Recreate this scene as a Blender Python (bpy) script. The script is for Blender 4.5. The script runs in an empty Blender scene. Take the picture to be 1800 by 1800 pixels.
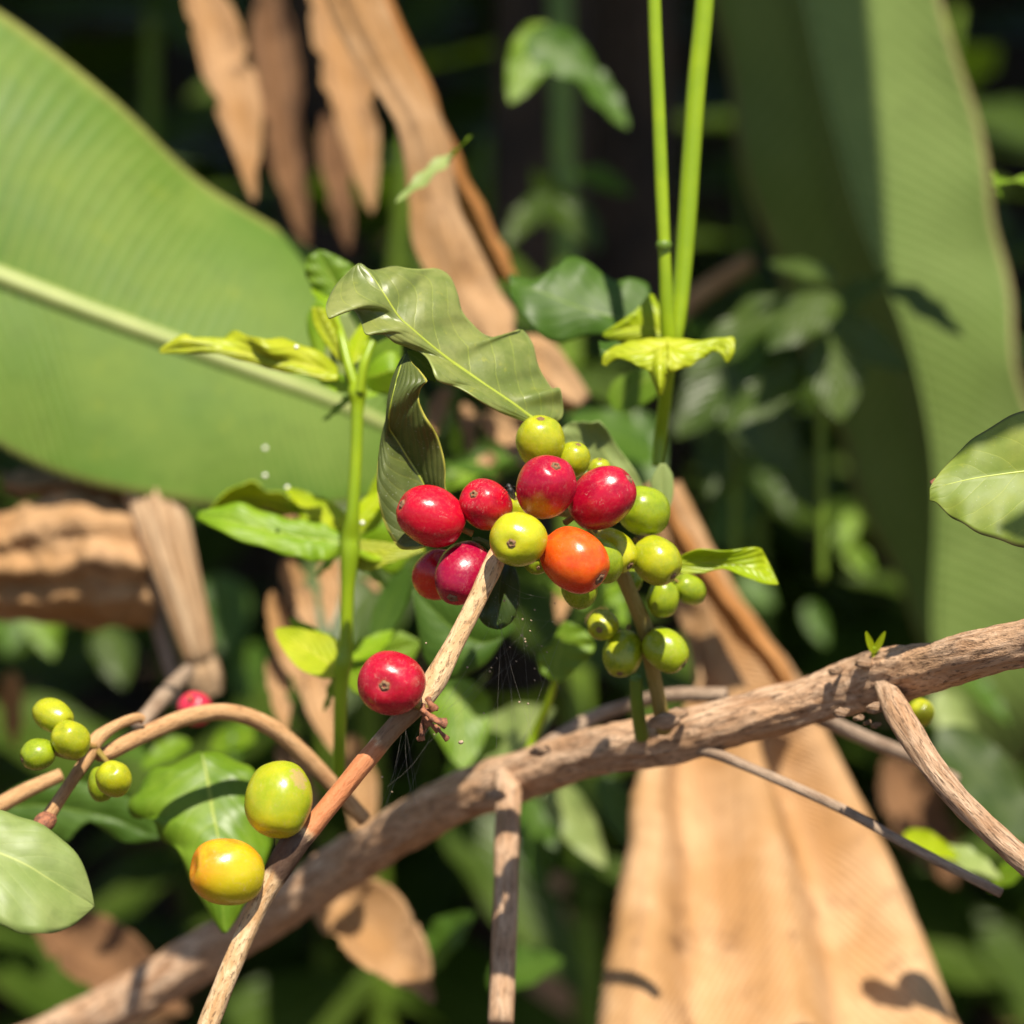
import bpy, bmesh, math, random
from mathutils import Vector, Matrix, Quaternion, noise
R = math.radians
sc = bpy.context.scene
COL = sc.collection
random.seed(7)

# ------------------------------------------------------------------ camera
CAM = Vector((0, 0, 0.80)); PITCH = R(15)
cam = bpy.data.cameras.new('camera'); camo = bpy.data.objects.new('camera', cam); COL.objects.link(camo)
camo.location = CAM; camo.rotation_euler = (R(90) - PITCH, 0, 0)
cam.lens = 100; cam.sensor_width = 36; cam.clip_start = 0.02; cam.clip_end = 200
cam.dof.use_dof = True; cam.dof.focus_distance = 0.664; cam.dof.aperture_fstop = 9.0; cam.dof.aperture_blades = 0
sc.camera = camo
RX = Vector((1, 0, 0)); FW = Vector((0, math.cos(PITCH), -math.sin(PITCH))); UP = Vector((0, math.sin(PITCH), math.cos(PITCH)))
K = 0.36 / 1800                                   # metres per photo pixel at one metre
def P(x, y, d): return CAM + FW*d + RX*((x-900)*K*d) + UP*((900-y)*K*d)
def V(x, y, z): return RX*x + UP*y - FW*z          # direction: right, up, toward the camera

# ------------------------------------------------------------------ light
SUN = V(0.13, 0.80, 0.59).normalized()
w = bpy.data.worlds.new('World'); sc.world = w; w.use_nodes = True
nt = w.node_tree; bg = nt.nodes['Background']
sky = nt.nodes.new('ShaderNodeTexSky'); sky.sky_type = 'NISHITA'; sky.sun_disc = False
sky.sun_elevation = math.asin(SUN.z); sky.sun_rotation = math.atan2(SUN.x, SUN.y)
nt.links.new(sky.outputs[0], bg.inputs[0]); bg.inputs[1].default_value = 0.075
sl = bpy.data.lights.new('sun', 'SUN'); sl.energy = 5.0; sl.angle = R(0.55); sl.color = (1, 0.91, 0.77)
so = bpy.data.objects.new('sun', sl); COL.objects.link(so); so.rotation_euler = SUN.to_track_quat('Z', 'Y').to_euler()
sc.view_settings.view_transform = 'Standard'; sc.view_settings.look = 'None'
sc.view_settings.exposure = 0.74; sc.view_settings.gamma = 1
sc.cycles.max_bounces = 6; sc.cycles.transparent_max_bounces = 6

# ------------------------------------------------------------------ node helpers
class NT:
    def __init__(s, name):
        s.m = bpy.data.materials.new(name); s.m.use_nodes = True; s.t = s.m.node_tree
        s.b = s.t.nodes['Principled BSDF']; s.out = s.t.nodes['Material Output']
    def n(s, typ, **kw):
        nd = s.t.nodes.new(typ)
        for k, v in kw.items(): setattr(nd, k, v)
        return nd
    def l(s, a, b): s.t.links.new(a, b)
    def put(s, sock, v):
        if hasattr(v, 'links'): s.l(v, sock)
        elif isinstance(v, (tuple, list)) and sock.type == 'RGBA' and len(v) == 3: sock.default_value = (*v, 1)
        else: sock.default_value = v
    def math(s, op, a, b=0.0, c=0.0, clamp=False):
        nd = s.n('ShaderNodeMath', operation=op, use_clamp=clamp)
        s.put(nd.inputs[0], a); s.put(nd.inputs[1], b); s.put(nd.inputs[2], c); return nd.outputs[0]
    def mix(s, f, a, b, mode='MIX'):
        nd = s.n('ShaderNodeMix', data_type='RGBA', blend_type=mode)
        s.put(nd.inputs[0], f); s.put(nd.inputs[6], a); s.put(nd.inputs[7], b); return nd.outputs[2]
    def rng(s, v, a, b, c=0.0, d=1.0, smooth=True):
        nd = s.n('ShaderNodeMapRange'); nd.interpolation_type = 'SMOOTHSTEP' if smooth else 'LINEAR'
        s.put(nd.inputs[0], v); s.put(nd.inputs[1], a); s.put(nd.inputs[2], b); s.put(nd.inputs[3], c); s.put(nd.inputs[4], d)
        return nd.outputs[0]
    def noise(s, vec, scale, detail=4, rough=0.55, dist=0.0):
        nd = s.n('ShaderNodeTexNoise'); s.l(vec, nd.inputs['Vector']); nd.inputs['Scale'].default_value = scale
        nd.inputs['Detail'].default_value = detail; nd.inputs['Roughness'].default_value = rough; nd.inputs['Distortion'].default_value = dist
        return nd.outputs[0]
    def mapv(s, vec, scale=(1, 1, 1), loc=(0, 0, 0), rot=(0, 0, 0)):
        nd = s.n('ShaderNodeMapping'); s.l(vec, nd.inputs[0]); nd.inputs[1].default_value = loc
        nd.inputs[2].default_value = rot; nd.inputs[3].default_value = scale; return nd.outputs[0]
    def bump(s, h, strength, dist):
        nd = s.n('ShaderNodeBump'); nd.inputs['Strength'].default_value = strength; nd.inputs['Distance'].default_value = dist
        s.l(h, nd.inputs['Height']); return nd.outputs[0]
    def coord(s, o='Object'): return s.n('ShaderNodeTexCoord').outputs[o]
def lerp3(a, b, t): return tuple(a[i]*(1-t)+b[i]*t for i in range(3))

def mat_leaf(name, base, base2, vein, n=8, k=0.55, vw=0.05, vs=0.5, trans=0.25, rough=0.42, spots=0.0, mid=0.05, bump=0.5, bd=0.0006,
             scale=60, tcol=None, quilt=1.0, spec=0.4, speck=0.0, edge=None, stain=None):
    m = NT(name); b = m.b
    uv = m.n('ShaderNodeUVMap').outputs[0]; sp = m.n('ShaderNodeSeparateXYZ'); m.l(uv, sp.inputs[0])
    u = sp.outputs[0]; v = m.math('MULTIPLY_ADD', sp.outputs[1], 2.0, -1.0); a = m.math('ABSOLUTE', v)
    ob = m.coord('Object')
    n1 = m.noise(ob, scale, 5, 0.6); n2 = m.noise(ob, scale*6, 3)
    wob = m.math('MULTIPLY', m.math('SUBTRACT', n1, 0.5), 0.25/n*2)
    ph = m.math('MULTIPLY', m.math('SUBTRACT', m.math('ADD', u, wob), m.math('MULTIPLY', m.math('POWER', a, 1.15), k)), float(n))
    fr = m.math('ABSOLUTE', m.math('SUBTRACT', m.math('FRACT', m.math('ADD', ph, 20.0)), 0.5))        # 0 at vein .5 between
    line = m.rng(fr, 0.0, vw, 1.0, 0.0)
    line = m.math('MULTIPLY', line, m.rng(a, 0.75, 0.98, 1.0, 0.0))
    col = m.mix(m.rng(n1, 0.35, 0.68), base, base2)
    col = m.mix(m.math('MULTIPLY', m.rng(n2, 0.45, 0.75), 0.25), col, lerp3(base, (0, 0, 0), 0.4))
    col = m.mix(m.math('MULTIPLY', line, vs), col, vein)
    mw = m.math('MULTIPLY_ADD', u, -mid*0.8, mid)
    ml = m.rng(a, m.math('MULTIPLY', mw, 0.5), mw, 1.0, 0.0)
    col = m.mix(ml, col, vein)
    if spots > 0:
        s3 = m.noise(m.mapv(ob, loc=(3.1, 1.7, 0.3)), scale*2.6, 6, 0.7)
        col = m.mix(m.math('MULTIPLY', m.rng(s3, 0.60, 0.74), spots), col, (0.45, 0.42, 0.02))
    if speck > 0:
        s4 = m.noise(ob, 2600, 1)
        col = m.mix(m.math('MULTIPLY', m.rng(s4, 0.70, 0.76), speck), col, (0.5, 0.5, 0.42))
    if stain:
        s5 = m.noise(m.mapv(ob, loc=(1, 5, 2)), scale*1.6, 7, 0.7)
        col = m.mix(m.math('MULTIPLY', m.rng(s5, 0.54, 0.70), stain[3]), col, stain[:3])
        s6 = m.noise(m.mapv(uv, (1.5, 60, 1)), 1.0, 4, 0.7)
        col = m.mix(m.math('MULTIPLY', m.rng(s6, 0.50, 0.70), 0.35), col, stain[:3])
    if edge: col = m.mix(m.rng(a, 0.93, 1.0), col, edge)
    m.l(col, b.inputs['Base Color']); b.inputs['Specular IOR Level'].default_value = spec
    m.put(b.inputs['Roughness'], m.rng(n1, 0.3, 0.7, rough-0.06, rough+0.1))
    h = m.math('MULTIPLY', m.math('POWER', m.math('MULTIPLY', fr, 2.0), 0.6), quilt)
    h = m.math('ADD', h, m.math('MULTIPLY', n2, 0.35)); h = m.math('SUBTRACT', h, m.math('MULTIPLY', ml, 0.5))
    nb = m.bump(h, bump, bd); m.l(nb, b.inputs['Normal'])
    tr = m.n('ShaderNodeBsdfTranslucent'); m.l(nb, tr.inputs['Normal'])
    m.put(tr.inputs[0], m.mix(0.6, col, tcol if tcol else lerp3(base, (0.25, 0.45, 0.01), 0.5)))
    mx = m.n('ShaderNodeMixShader'); mx.inputs[0].default_value = trans
    m.l(b.outputs[0], mx.inputs[1]); m.l(tr.outputs[0], mx.inputs[2]); m.l(mx.outputs[0], m.out.inputs[0])
    return m.m

def mat_bark(name, c1, c2, c3, along=1.0, rough=0.8, bump=0.8, bd=0.0006, tint=None, fr=14):
    m = NT(name); b = m.b; uv = m.n('ShaderNodeUVMap').outputs[0]
    s1 = m.noise(m.mapv(uv, (5*along, fr, 1)), 1.0, 6, 0.68, 0.7)
    s2 = m.noise(m.mapv(uv, (2.2*along, 3.0, 1), loc=(4, 2, 0)), 1.0, 5, 0.6)
    s3 = m.noise(m.mapv(uv, (16*along, fr*2.6, 1)), 1.0, 4, 0.7)
    col = m.mix(m.rng(s1, 0.35, 0.65), c1, c2); col = m.mix(m.rng(s2, 0.42, 0.68), col, c3)
    col = m.mix(m.math('MULTIPLY', m.rng(s3, 0.52, 0.64), 0.75), col, lerp3(c1, (0.02, 0.01, 0.005), 0.8))
    if tint:   # (v0, v1, colour): stretch of the stem, in decimetres-like uv length, with another bark colour
        sp = m.n('ShaderNodeSeparateXYZ'); m.l(uv, sp.inputs[0])
        for a0, a1, tc, amt in tint:
            t = m.math('MULTIPLY', m.rng(m.math('ADD', sp.outputs[0], m.math('MULTIPLY', s2, 0.12)), a0+.05, a0+0.10), m.rng(m.math('ADD', sp.outputs[0], m.math('MULTIPLY', s1, 0.12)), a1+.04, a1+0.09, 1.0, 0.0))
            col = m.mix(m.math('MULTIPLY', t, amt), col, tc)
    m.l(col, b.inputs['Base Color']); b.inputs['Roughness'].default_value = rough; b.inputs['Specular IOR Level'].default_value = 0.3
    h = m.math('ADD', s1, m.math('MULTIPLY', s3, 0.6)); m.l(m.bump(h, bump, bd), b.inputs['Normal'])
    return m.m

def mat_plain(name, c, c2=None, scale=200, rough=0.6, trans=0.0, bump=0.2, bd=0.0003):
    m = NT(name); b = m.b; ob = m.coord('Object'); n1 = m.noise(ob, scale, 5, 0.6)
    m.l(m.mix(m.rng(n1, 0.35, 0.65), c, c2 or lerp3(c, (0, 0, 0), 0.3)), b.inputs['Base Color'])
    b.inputs['Roughness'].default_value = rough; m.l(m.bump(n1, bump, bd), b.inputs['Normal'])
    if trans:
        tr = m.n('ShaderNodeBsdfTranslucent'); tr.inputs[0].default_value = (*c, 1); mx = m.n('ShaderNodeMixShader'); mx.inputs[0].default_value = trans
        m.l(b.outputs[0], mx.inputs[1]); m.l(tr.outputs[0], mx.inputs[2]); m.l(mx.outputs[0], m.out.inputs[0])
    return m.m

def mat_fruit(name, c1, c2, c3=None, g=(0, 0, 1), g0=0.3, g1=0.9, gnoise=0.5, streak=0.25, rough=0.3, sss=0.05, speck=0.3, scar=None, seed=0.0):
    """c1/c2 mottled skin; c3 fades in along local direction g"""
    m = NT(name); b = m.b; ob = m.coord('Object'); ob = m.mapv(ob, loc=(seed, seed*0.7, 0)); oo = m.coord('Object')
    n1 = m.noise(ob, 1.6, 5, 0.6); n2 = m.noise(ob, 9, 5, 0.65); n3 = m.noise(ob, 55, 2)
    col = m.mix(m.rng(n1, 0.38, 0.66), c1, c2)
    col = m.mix(m.math('MULTIPLY', m.rng(n2, 0.5, 0.75), 0.22), col, lerp3(c1, (1, 0.6, 0.2), 0.18))
    if c3:
        dp = m.n('ShaderNodeVectorMath', operation='DOT_PRODUCT'); m.l(oo, dp.inputs[0]); dp.inputs[1].default_value = g
        t = m.math('MULTIPLY_ADD', m.math('SUBTRACT', n1, 0.5), gnoise, dp.outputs['Value'])
        col = m.mix(m.rng(t, g0, g1), col, c3)
    col = m.mix(m.math('MULTIPLY', m.rng(n3, 0.66, 0.74), speck*0.3), col, lerp3(c2, (0.9, 0.75, 0.45), 0.5))
    # pale hair-line scratches and scuffs
    s1 = m.noise(m.mapv(ob, (9, 1.2, 1.6), rot=(0.6, 0.9, 0.3)), 2.2, 2, 0.5, 0.4)
    s2 = m.noise(m.mapv(ob, loc=(5, 1, 2)), 3.0, 2)
    sc_ = m.math('MULTIPLY', m.rng(m.math('ABSOLUTE', m.math('SUBTRACT', s1, 0.56)), 0.0, 0.013, 1.0, 0.0), m.rng(s2, 0.50, 0.58))
    col = m.mix(m.math('MULTIPLY', sc_, streak*1.5), col, (0.8, 0.5, 0.38))
    # dry ring round the calyx
    sp = m.n('ShaderNodeSeparateXYZ'); m.l(oo, sp.inputs[0])
    rr = m.math('SQRT', m.math('ADD', m.math('POWER', sp.outputs[0], 2.0), m.math('POWER', sp.outputs[1], 2.0)))
    near = m.math('MULTIPLY', m.rng(m.math('MULTIPLY_ADD', n2, 0.12, rr), 0.17, 0.30, 1.0, 0.0), m.rng(sp.outputs[2], 0.3, 0.6))
    col = m.mix(m.math('MULTIPLY', near, 0.45), col, (0.32, 0.16, 0.05))
    if scar:
        sv = m.n('ShaderNodeVectorMath', operation='DISTANCE'); m.l(m.mapv(oo, (1, 1, 1)), sv.inputs[0]); sv.inputs[1].default_value = scar
        t = m.math('MULTIPLY_ADD', m.math('SUBTRACT', n2, 0.5), 0.9, sv.outputs['Value'])
        col = m.mix(m.math('MULTIPLY', m.rng(t, 0.22, 0.36, 1.0, 0.0), 0.7), col, (0.42, 0.26, 0.13))
    m.l(col, b.inputs['Base Color'])
    b.inputs['Roughness'].default_value = rough; m.put(b.inputs['Roughness'], m.rng(n2, 0.3, 0.75, rough-0.1, rough+0.06))
    b.inputs['Subsurface Weight'].default_value = sss; b.inputs['Subsurface Radius'].default_value = (0.004, 0.0015, 0.0006)
    b.inputs['Subsurface Scale'].default_value = 1.0
    b.inputs['Specular IOR Level'].default_value = 0.5
    h = m.math('ADD', m.math('MULTIPLY', n2, 0.6), m.math('MULTIPLY', n3, 0.12)); m.l(m.bump(h, 0.2, 0.0004), b.inputs['Normal'])
    return m.m

# ------------------------------------------------------------------ object helpers
def tag(o, label=None, cat=None, group=None, kind=None):
    if label: o['label'] = label
    if cat: o['category'] = cat
    if group: o['group'] = group
    if kind: o['kind'] = kind
    return o
def empty(name, loc=(0, 0, 0), label=None, cat=None, group=None):
    o = bpy.data.objects.new(name, None); COL.objects.link(o); o.location = loc; o.empty_display_size = 0.01
    return tag(o, label, cat, group)
def link(name, me, mat, parent=None, smooth=True):
    if mat: me.materials.append(mat)
    for p in me.polygons: p.use_smooth = smooth
    o = bpy.data.objects.new(name, me); COL.objects.link(o)
    if parent:
        o.parent = parent; bpy_parent_inv(o, parent)
    return o
def world_of(o):
    M = Matrix.LocRotScale(o.location, o.rotation_euler, o.scale)
    return (world_of(o.parent) @ o.matrix_parent_inverse @ M) if o.parent else M
def bpy_parent_inv(o, parent): o.matrix_parent_inverse = world_of(parent).inverted()
def crom(pts, n):
    """Catmull-Rom resample of tuples to n points"""
    L = len(pts); out = []
    if L == 1: return [tuple(pts[0])]*n
    for i in range(n):
        t = i/(n-1)*(L-1); k = min(int(t), L-2); f = t-k
        p0 = pts[max(k-1, 0)]; p1 = pts[k]; p2 = pts[k+1]; p3 = pts[min(k+2, L-1)]
        out.append(tuple(0.5*((2*b)+(-a+c)*f+(2*a-5*b+4*c-d)*f*f+(-a+3*b-3*c+d)*f**3) for a, b, c, d in zip(p0, p1, p2, p3)))
    return out
def grid_mesh(name, rows, uvs):
    nu, nv = len(rows), len(rows[0]); me = bpy.data.meshes.new(name)
    vs = [p for r in rows for p in r]; fs = []
    for i in range(nu-1):
        for j in range(nv-1): fs.append((i*nv+j, i*nv+j+1, (i+1)*nv+j+1, (i+1)*nv+j))
    me.from_pydata(vs, [], fs); ul = me.uv_layers.new(name='UVMap')
    flat = [q for r in uvs for q in r]
    for lp in me.loops: ul.data[lp.index].uv = flat[lp.vertex_index]
    return me
def pt(q, d0): return P(q[0], q[1], d0 + (q[2] if len(q) > 2 else 0)/1000)
def leaf3(name, A, M, B, d, mat, parent=None, nu=46, nv=9, camber=0.0, ripple=0.0, nr=5, thick=0.00035, seed=0, rough=0.0, pleat=0.0, npl=3, fray=0.0):
    """blade between outline A, midrib M and outline B, each given base to tip as (x, y, extra depth in mm)"""
    f = lambda q: (q[0], q[1], q[2] if len(q) > 2 else 0)
    a = [pt(q, d) for q in crom([f(q) for q in A], nu)]; m_ = [pt(q, d) for q in crom([f(q) for q in M], nu)]; b = [pt(q, d) for q in crom([f(q) for q in B], nu)]
    rows = []; uvs = []
    for i in range(nu):
        u = i/(nu-1); row = []; ur = []
        tng = (m_[min(i+1, nu-1)] - m_[max(i-1, 0)])
        for j in range(-nv, nv+1):
            v = j/nv; e = a[i] if v < 0 else b[i]; s = abs(v)
            if fray: s *= 1 - fray*max(0.0, noise.noise(Vector((u*nu*0.16, 7*v/max(s, .01), seed)))*1.3 + 0.9*max(0, noise.noise(Vector((u*nu*0.6, 3*v/max(s, .01), seed+5)))-.15))
            p = m_[i].lerp(e, s); wid = (e-m_[i]).length
            nrm = tng.cross(b[i]-a[i]); nrm = nrm.normalized() if nrm.length > 1e-9 else -FW
            if nrm.dot(-FW) < 0: nrm = -nrm
            off = camber*wid*math.sin(math.pi*s) + ripple*s*s*math.sin(2*math.pi*nr*u + (1.7 if v < 0 else 0) + seed)*min(1, wid/0.01)
            off += pleat*math.cos(npl*math.pi*v+0.8*math.sin(3*u+seed)+seed)*min(1, wid/0.02)
            off += rough*(noise.noise(p*120 + Vector((seed, 0, 0))) + 0.5*noise.noise(p*300))
            row.append(p + nrm*off); ur.append((u, v*0.5+0.5))
        rows.append(row); uvs.append(ur)
    me = grid_mesh(name, rows, uvs); o = link(name, me, mat, parent)
    if thick:
        md = o.modifiers.new('Solidify', 'SOLIDIFY'); md.thickness = thick; md.offset = 0
    o['mid'] = 0; del o['mid']
    return o, m_
def tube_mesh(name, pts, rads, ns=14, n=None, bumpy=0.0, bf=1.0, cap=True, seed=0, ulen=10.0):
    """pts: Vectors, rads: metres; resampled to n rings, ridged with noise"""
    n = n or max(8, len(pts)*8)
    q = crom([(p.x, p.y, p.z, r) for p, r in zip(pts, rads)], n)
    me = bpy.data.meshes.new(name); vs = []; uv = []; L = 0
    ref = UP.copy(); prev = None
    for i, c in enumerate(q):
        c3 = Vector(c[:3]); t = (Vector(q[min(i+1, n-1)][:3]) - Vector(q[max(i-1, 0)][:3])).normalized()
        if prev is not None: L += (c3-prev).length
        prev = c3
        if i == 0: ref = (FW - t*FW.dot(t)).normalized()        # seam faces away from the camera
        ref = (ref - t*ref.dot(t)).normalized(); bi = t.cross(ref)
        for j in range(ns+1):
            an = 2*math.pi*(j % ns)/ns; dr = ref*math.cos(an) + bi*math.sin(an); r = c[3]
            if bumpy:
                k = noise.noise(Vector((math.cos(an)*1.6, math.sin(an)*1.6, L*60*bf+seed*9)))
                k2 = noise.noise(Vector((math.cos(an)*5, math.sin(an)*5, L*110*bf+seed*9))) + .7*noise.noise(Vector((math.cos(an)*11, math.sin(an)*11, L*260*bf+seed*4)))
                r *= 1 + bumpy*(k*1.1 + k2*0.6)
            vs.append(c3 + dr*r); uv.append((L*ulen*2, j/ns))
    fs = []; w_ = ns+1
    for i in range(n-1):
        for j in range(ns): fs.append((i*w_+j, i*w_+j+1, (i+1)*w_+j+1, (i+1)*w_+j))
    if cap:
        fs.append(tuple(range(ns-1, -1, -1))); fs.append(tuple((n-1)*w_+j for j in range(ns)))
    me.from_pydata(vs, [], fs); ul = me.uv_layers.new(name='UVMap')
    for lp in me.loops: ul.data[lp.index].uv = uv[lp.vertex_index]
    bm = bmesh.new(); bm.from_mesh(me); bmesh.ops.recalc_face_normals(bm, faces=bm.faces); bm.to_mesh(me); bm.free()
    return me
def tube(name, pts, mat, parent=None, **kw):
    """pts given as (x, y, d, radius in photo pixels)"""
    return link(name, tube_mesh(name, [P(a, b, c) for a, b, c, r in pts], [r*K*c for a, b, c, r in pts], **kw), mat, parent)
def join_meshes(name, meshes):
    bm = bmesh.new()
    for me in meshes: bm.from_mesh(me)
    me = bpy.data.meshes.new(name); bm.to_mesh(me); bm.free(); return me
def midrib(mpts, mat, parent, r0, r1, lift=0.0002):
    n = 16; pts = [mpts[int(i*(len(mpts)-1)/(n-1))] - FW*lift for i in range(n)]
    return link('midrib', tube_mesh('midrib', pts, [r0*(1-i/(n-1))+r1*i/(n-1) for i in range(n)], ns=8, n=40), mat, parent)
def gleaf_mesh(name, p0, p1, width, up, sag=0.0, camber=0.1, ripple=0.05, nr=4, nu=22, nv=5, twist=0.0, seed=0, tipp=0.8, fray=0.0):
    ax = p1-p0; L = ax.length; t = ax.normalized(); side = t.cross(up).normalized(); nrm = side.cross(t).normalized()
    rows = []; uvs = []
    for i in range(nu):
        u = i/(nu-1); wv = width*0.5*max(0.0, math.sin(math.pi*u**tipp))**0.75*(1-0.22*u)+0.0002
        c = p0 + ax*u + nrm*(sag*L*math.sin(math.pi*u*0.5)**2*-1); a = twist*u; s2 = side*math.cos(a)+nrm*math.sin(a); n2 = nrm*math.cos(a)-side*math.sin(a)
        row = []; ur = []
        for j in range(-nv, nv+1):
            v = j/nv; s = abs(v)
            if fray and s: v *= 1 - fray*max(0.0, noise.noise(Vector((u*6, 4*v/s, seed)))*1.6 + noise.noise(Vector((u*19, 2*v/s, seed)))*.8)
            off = camber*wv*s*s + ripple*L*0.35*s*s*math.sin(2*math.pi*nr*u+(2.1 if v < 0 else 0)+seed)*(wv/(width*0.5))
            row.append(c + s2*(wv*v) + n2*off); ur.append((u, v*0.5+0.5))
        rows.append(row); uvs.append(ur)
    return grid_mesh(name, rows, uvs)

# ------------------------------------------------------------------ materials
G = {}
G['banana'] = mat_leaf('banana_leaf', (0.085, 0.17, 0.012), (0.135, 0.215, 0.028), (0.22, 0.28, 0.06), n=60, k=0.10, vw=0.3, vs=0.4, trans=0.22, rough=0.58, mid=0.0, bump=0.5, bd=0.001, scale=26, quilt=0.6, spots=0.15, spec=0.28, edge=(0.26, 0.27, 0.07))
G['banana_pale'] = mat_leaf('banana_leaf_pale', (0.145, 0.22, 0.045), (0.19, 0.27, 0.065), (0.28, 0.35, 0.10), n=55, k=0.10, vw=0.35, vs=0.35, trans=0.2, rough=0.55, mid=0.0, bump=0.4, bd=0.001, scale=16, quilt=0.5, spec=0.3, edge=(0.30, 0.24, 0.10))
G['banana_dark'] = mat_leaf('banana_leaf_upper', (0.08, 0.155, 0.018), (0.11, 0.19, 0.03), (0.2, 0.26, 0.06), n=60, k=0.10, vw=0.3, vs=0.4, trans=0.15, rough=0.58, mid=0.0, bump=0.4, bd=0.001, scale=18, quilt=0.5, spec=0.28)
G['rib'] = mat_plain('banana_midrib', (0.34, 0.39, 0.12), (0.28, 0.34, 0.09), 60, 0.5, 0.1)
G['hero'] = mat_leaf('coffee_leaf_front', (0.125, 0.165, 0.028), (0.21, 0.235, 0.055), (0.36, 0.42, 0.03), n=8, k=0.42, vw=0.026, vs=0.4, trans=0.12, rough=0.42, spots=0.35, mid=0.045, bump=0.4, bd=0.0004, scale=75, speck=0.2, edge=(0.27, 0.32, 0.08), spec=0.6, quilt=0.7)
G['hero_under'] = mat_leaf('coffee_leaf_curled', (0.075, 0.10, 0.018), (0.12, 0.15, 0.03), (0.38, 0.40, 0.07), n=9, k=0.6, vw=0.12, vs=0.10, trans=0.2, rough=0.48, mid=0.03, bump=0.4, bd=0.0005, scale=70, speck=0.5, edge=(0.55, 0.52, 0.08), spec=0.45)
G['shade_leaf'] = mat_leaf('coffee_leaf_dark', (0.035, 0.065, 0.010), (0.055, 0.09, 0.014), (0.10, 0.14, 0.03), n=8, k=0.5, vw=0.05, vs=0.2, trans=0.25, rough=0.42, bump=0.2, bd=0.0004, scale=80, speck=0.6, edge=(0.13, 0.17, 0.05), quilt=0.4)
G['right_leaf'] = mat_leaf('coffee_leaf_right', (0.15, 0.21, 0.022), (0.23, 0.27, 0.035), (0.40, 0.43, 0.05), n=7, k=0.35, vw=0.018, vs=0.4, trans=0.15, rough=0.55, spots=0.35, mid=0.02, bump=0.3, bd=0.0003, scale=60, speck=0.2, edge=(0.10, 0.10, 0.03), quilt=0.6)
G['lime'] = mat_leaf('young_leaf_lime', (0.30, 0.42, 0.003), (0.40, 0.48, 0.004), (0.50, 0.52, 0.05), n=7, k=0.5, vw=0.05, vs=0.3, trans=0.35, rough=0.4, scale=80, tcol=(0.5, 0.6, 0.01), bump=0.4)
G['yellow'] = mat_leaf('young_leaf_yellow', (0.36, 0.44, 0.01), (0.46, 0.50, 0.02), (0.55, 0.55, 0.06), n=7, k=0.5, vw=0.05, vs=0.3, trans=0.3, rough=0.4, scale=80, tcol=(0.6, 0.6, 0.02), bump=0.4, spots=0.3)
G['mid'] = mat_leaf('leaf_fresh_green', (0.11, 0.21, 0.006), (0.17, 0.28, 0.012), (0.30, 0.38, 0.04), n=7, k=0.5, vw=0.05, vs=0.35, trans=0.3, rough=0.45, scale=70, bump=0.3, bd=0.0008, quilt=0.5)
G['fresh'] = mat_leaf('young_leaf_bright', (0.17, 0.31, 0.005), (0.24, 0.38, 0.01), (0.36, 0.46, 0.03), n=7, k=0.5, vw=0.05, vs=0.35, trans=0.35, rough=0.45, scale=70, tcol=(0.4, 0.6, 0.01), bump=0.3, bd=0.0006, quilt=0.5)
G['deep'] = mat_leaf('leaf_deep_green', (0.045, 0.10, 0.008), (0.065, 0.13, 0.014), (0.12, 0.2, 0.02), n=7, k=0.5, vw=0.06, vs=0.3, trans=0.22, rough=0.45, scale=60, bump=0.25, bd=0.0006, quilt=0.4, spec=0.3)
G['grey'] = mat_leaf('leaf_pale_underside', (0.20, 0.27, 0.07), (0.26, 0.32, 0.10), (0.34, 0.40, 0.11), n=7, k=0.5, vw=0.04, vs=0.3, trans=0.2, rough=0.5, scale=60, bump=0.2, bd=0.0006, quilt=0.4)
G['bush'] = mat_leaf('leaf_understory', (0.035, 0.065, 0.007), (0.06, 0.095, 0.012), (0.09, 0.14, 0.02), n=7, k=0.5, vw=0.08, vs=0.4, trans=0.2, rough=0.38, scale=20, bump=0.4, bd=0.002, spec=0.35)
G['dry'] = mat_leaf('dry_banana_leaf', (0.45, 0.25, 0.10), (0.60, 0.38, 0.20), (0.40, 0.20, 0.08), n=80, k=0.35, vw=0.35, vs=0.35, trans=0.15, rough=0.6, mid=0.0, bump=0.6, bd=0.001, scale=30, tcol=(0.65, 0.33, 0.10), quilt=0.5, spec=0.25, stain=(0.16, 0.08, 0.035, 0.7))
G['dry_orange'] = mat_leaf('dry_leaf_orange', (0.50, 0.21, 0.055), (0.60, 0.29, 0.10), (0.42, 0.18, 0.05), n=60, k=0.3, vw=0.35, vs=0.3, trans=0.15, rough=0.6, mid=0.0, bump=0.5, bd=0.001, scale=30, tcol=(0.7, 0.3, 0.07), spec=0.25, stain=(0.18, 0.07, 0.02, 0.5))
G['dry_brown'] = mat_leaf('dry_leaf_brown', (0.20, 0.10, 0.045), (0.34, 0.18, 0.085), (0.12, 0.06, 0.03), n=60, k=0.2, vw=0.35, vs=0.4, trans=0.15, rough=0.65, mid=0.0, bump=0.7, bd=0.001, scale=30, spec=0.25, stain=(0.06, 0.035, 0.02, 0.6))
G['twig'] = mat_bark('coffee_twig_bark', (0.50, 0.29, 0.13), (0.74, 0.54, 0.32), (0.60, 0.38, 0.19), along=1.4, bump=0.9, bd=0.0005, rough=0.6,
                     tint=[(0.98, 1.24, (0.05, 0.025, 0.02), 0.92), (1.24, 1.76, (0.50, 0.15, 0.05), 0.8), (1.76, 2.02, (0.19, 0.10, 0.05), 0.8), (3.3, 9, (0.24, 0.19, 0.035), 0.85)], fr=7)
G['branch'] = mat_bark('coffee_branch_bark', (0.38, 0.21, 0.11), (0.68, 0.47, 0.31), (0.52, 0.31, 0.17), along=0.8, bump=1.0, bd=0.0016, fr=13)
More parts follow.
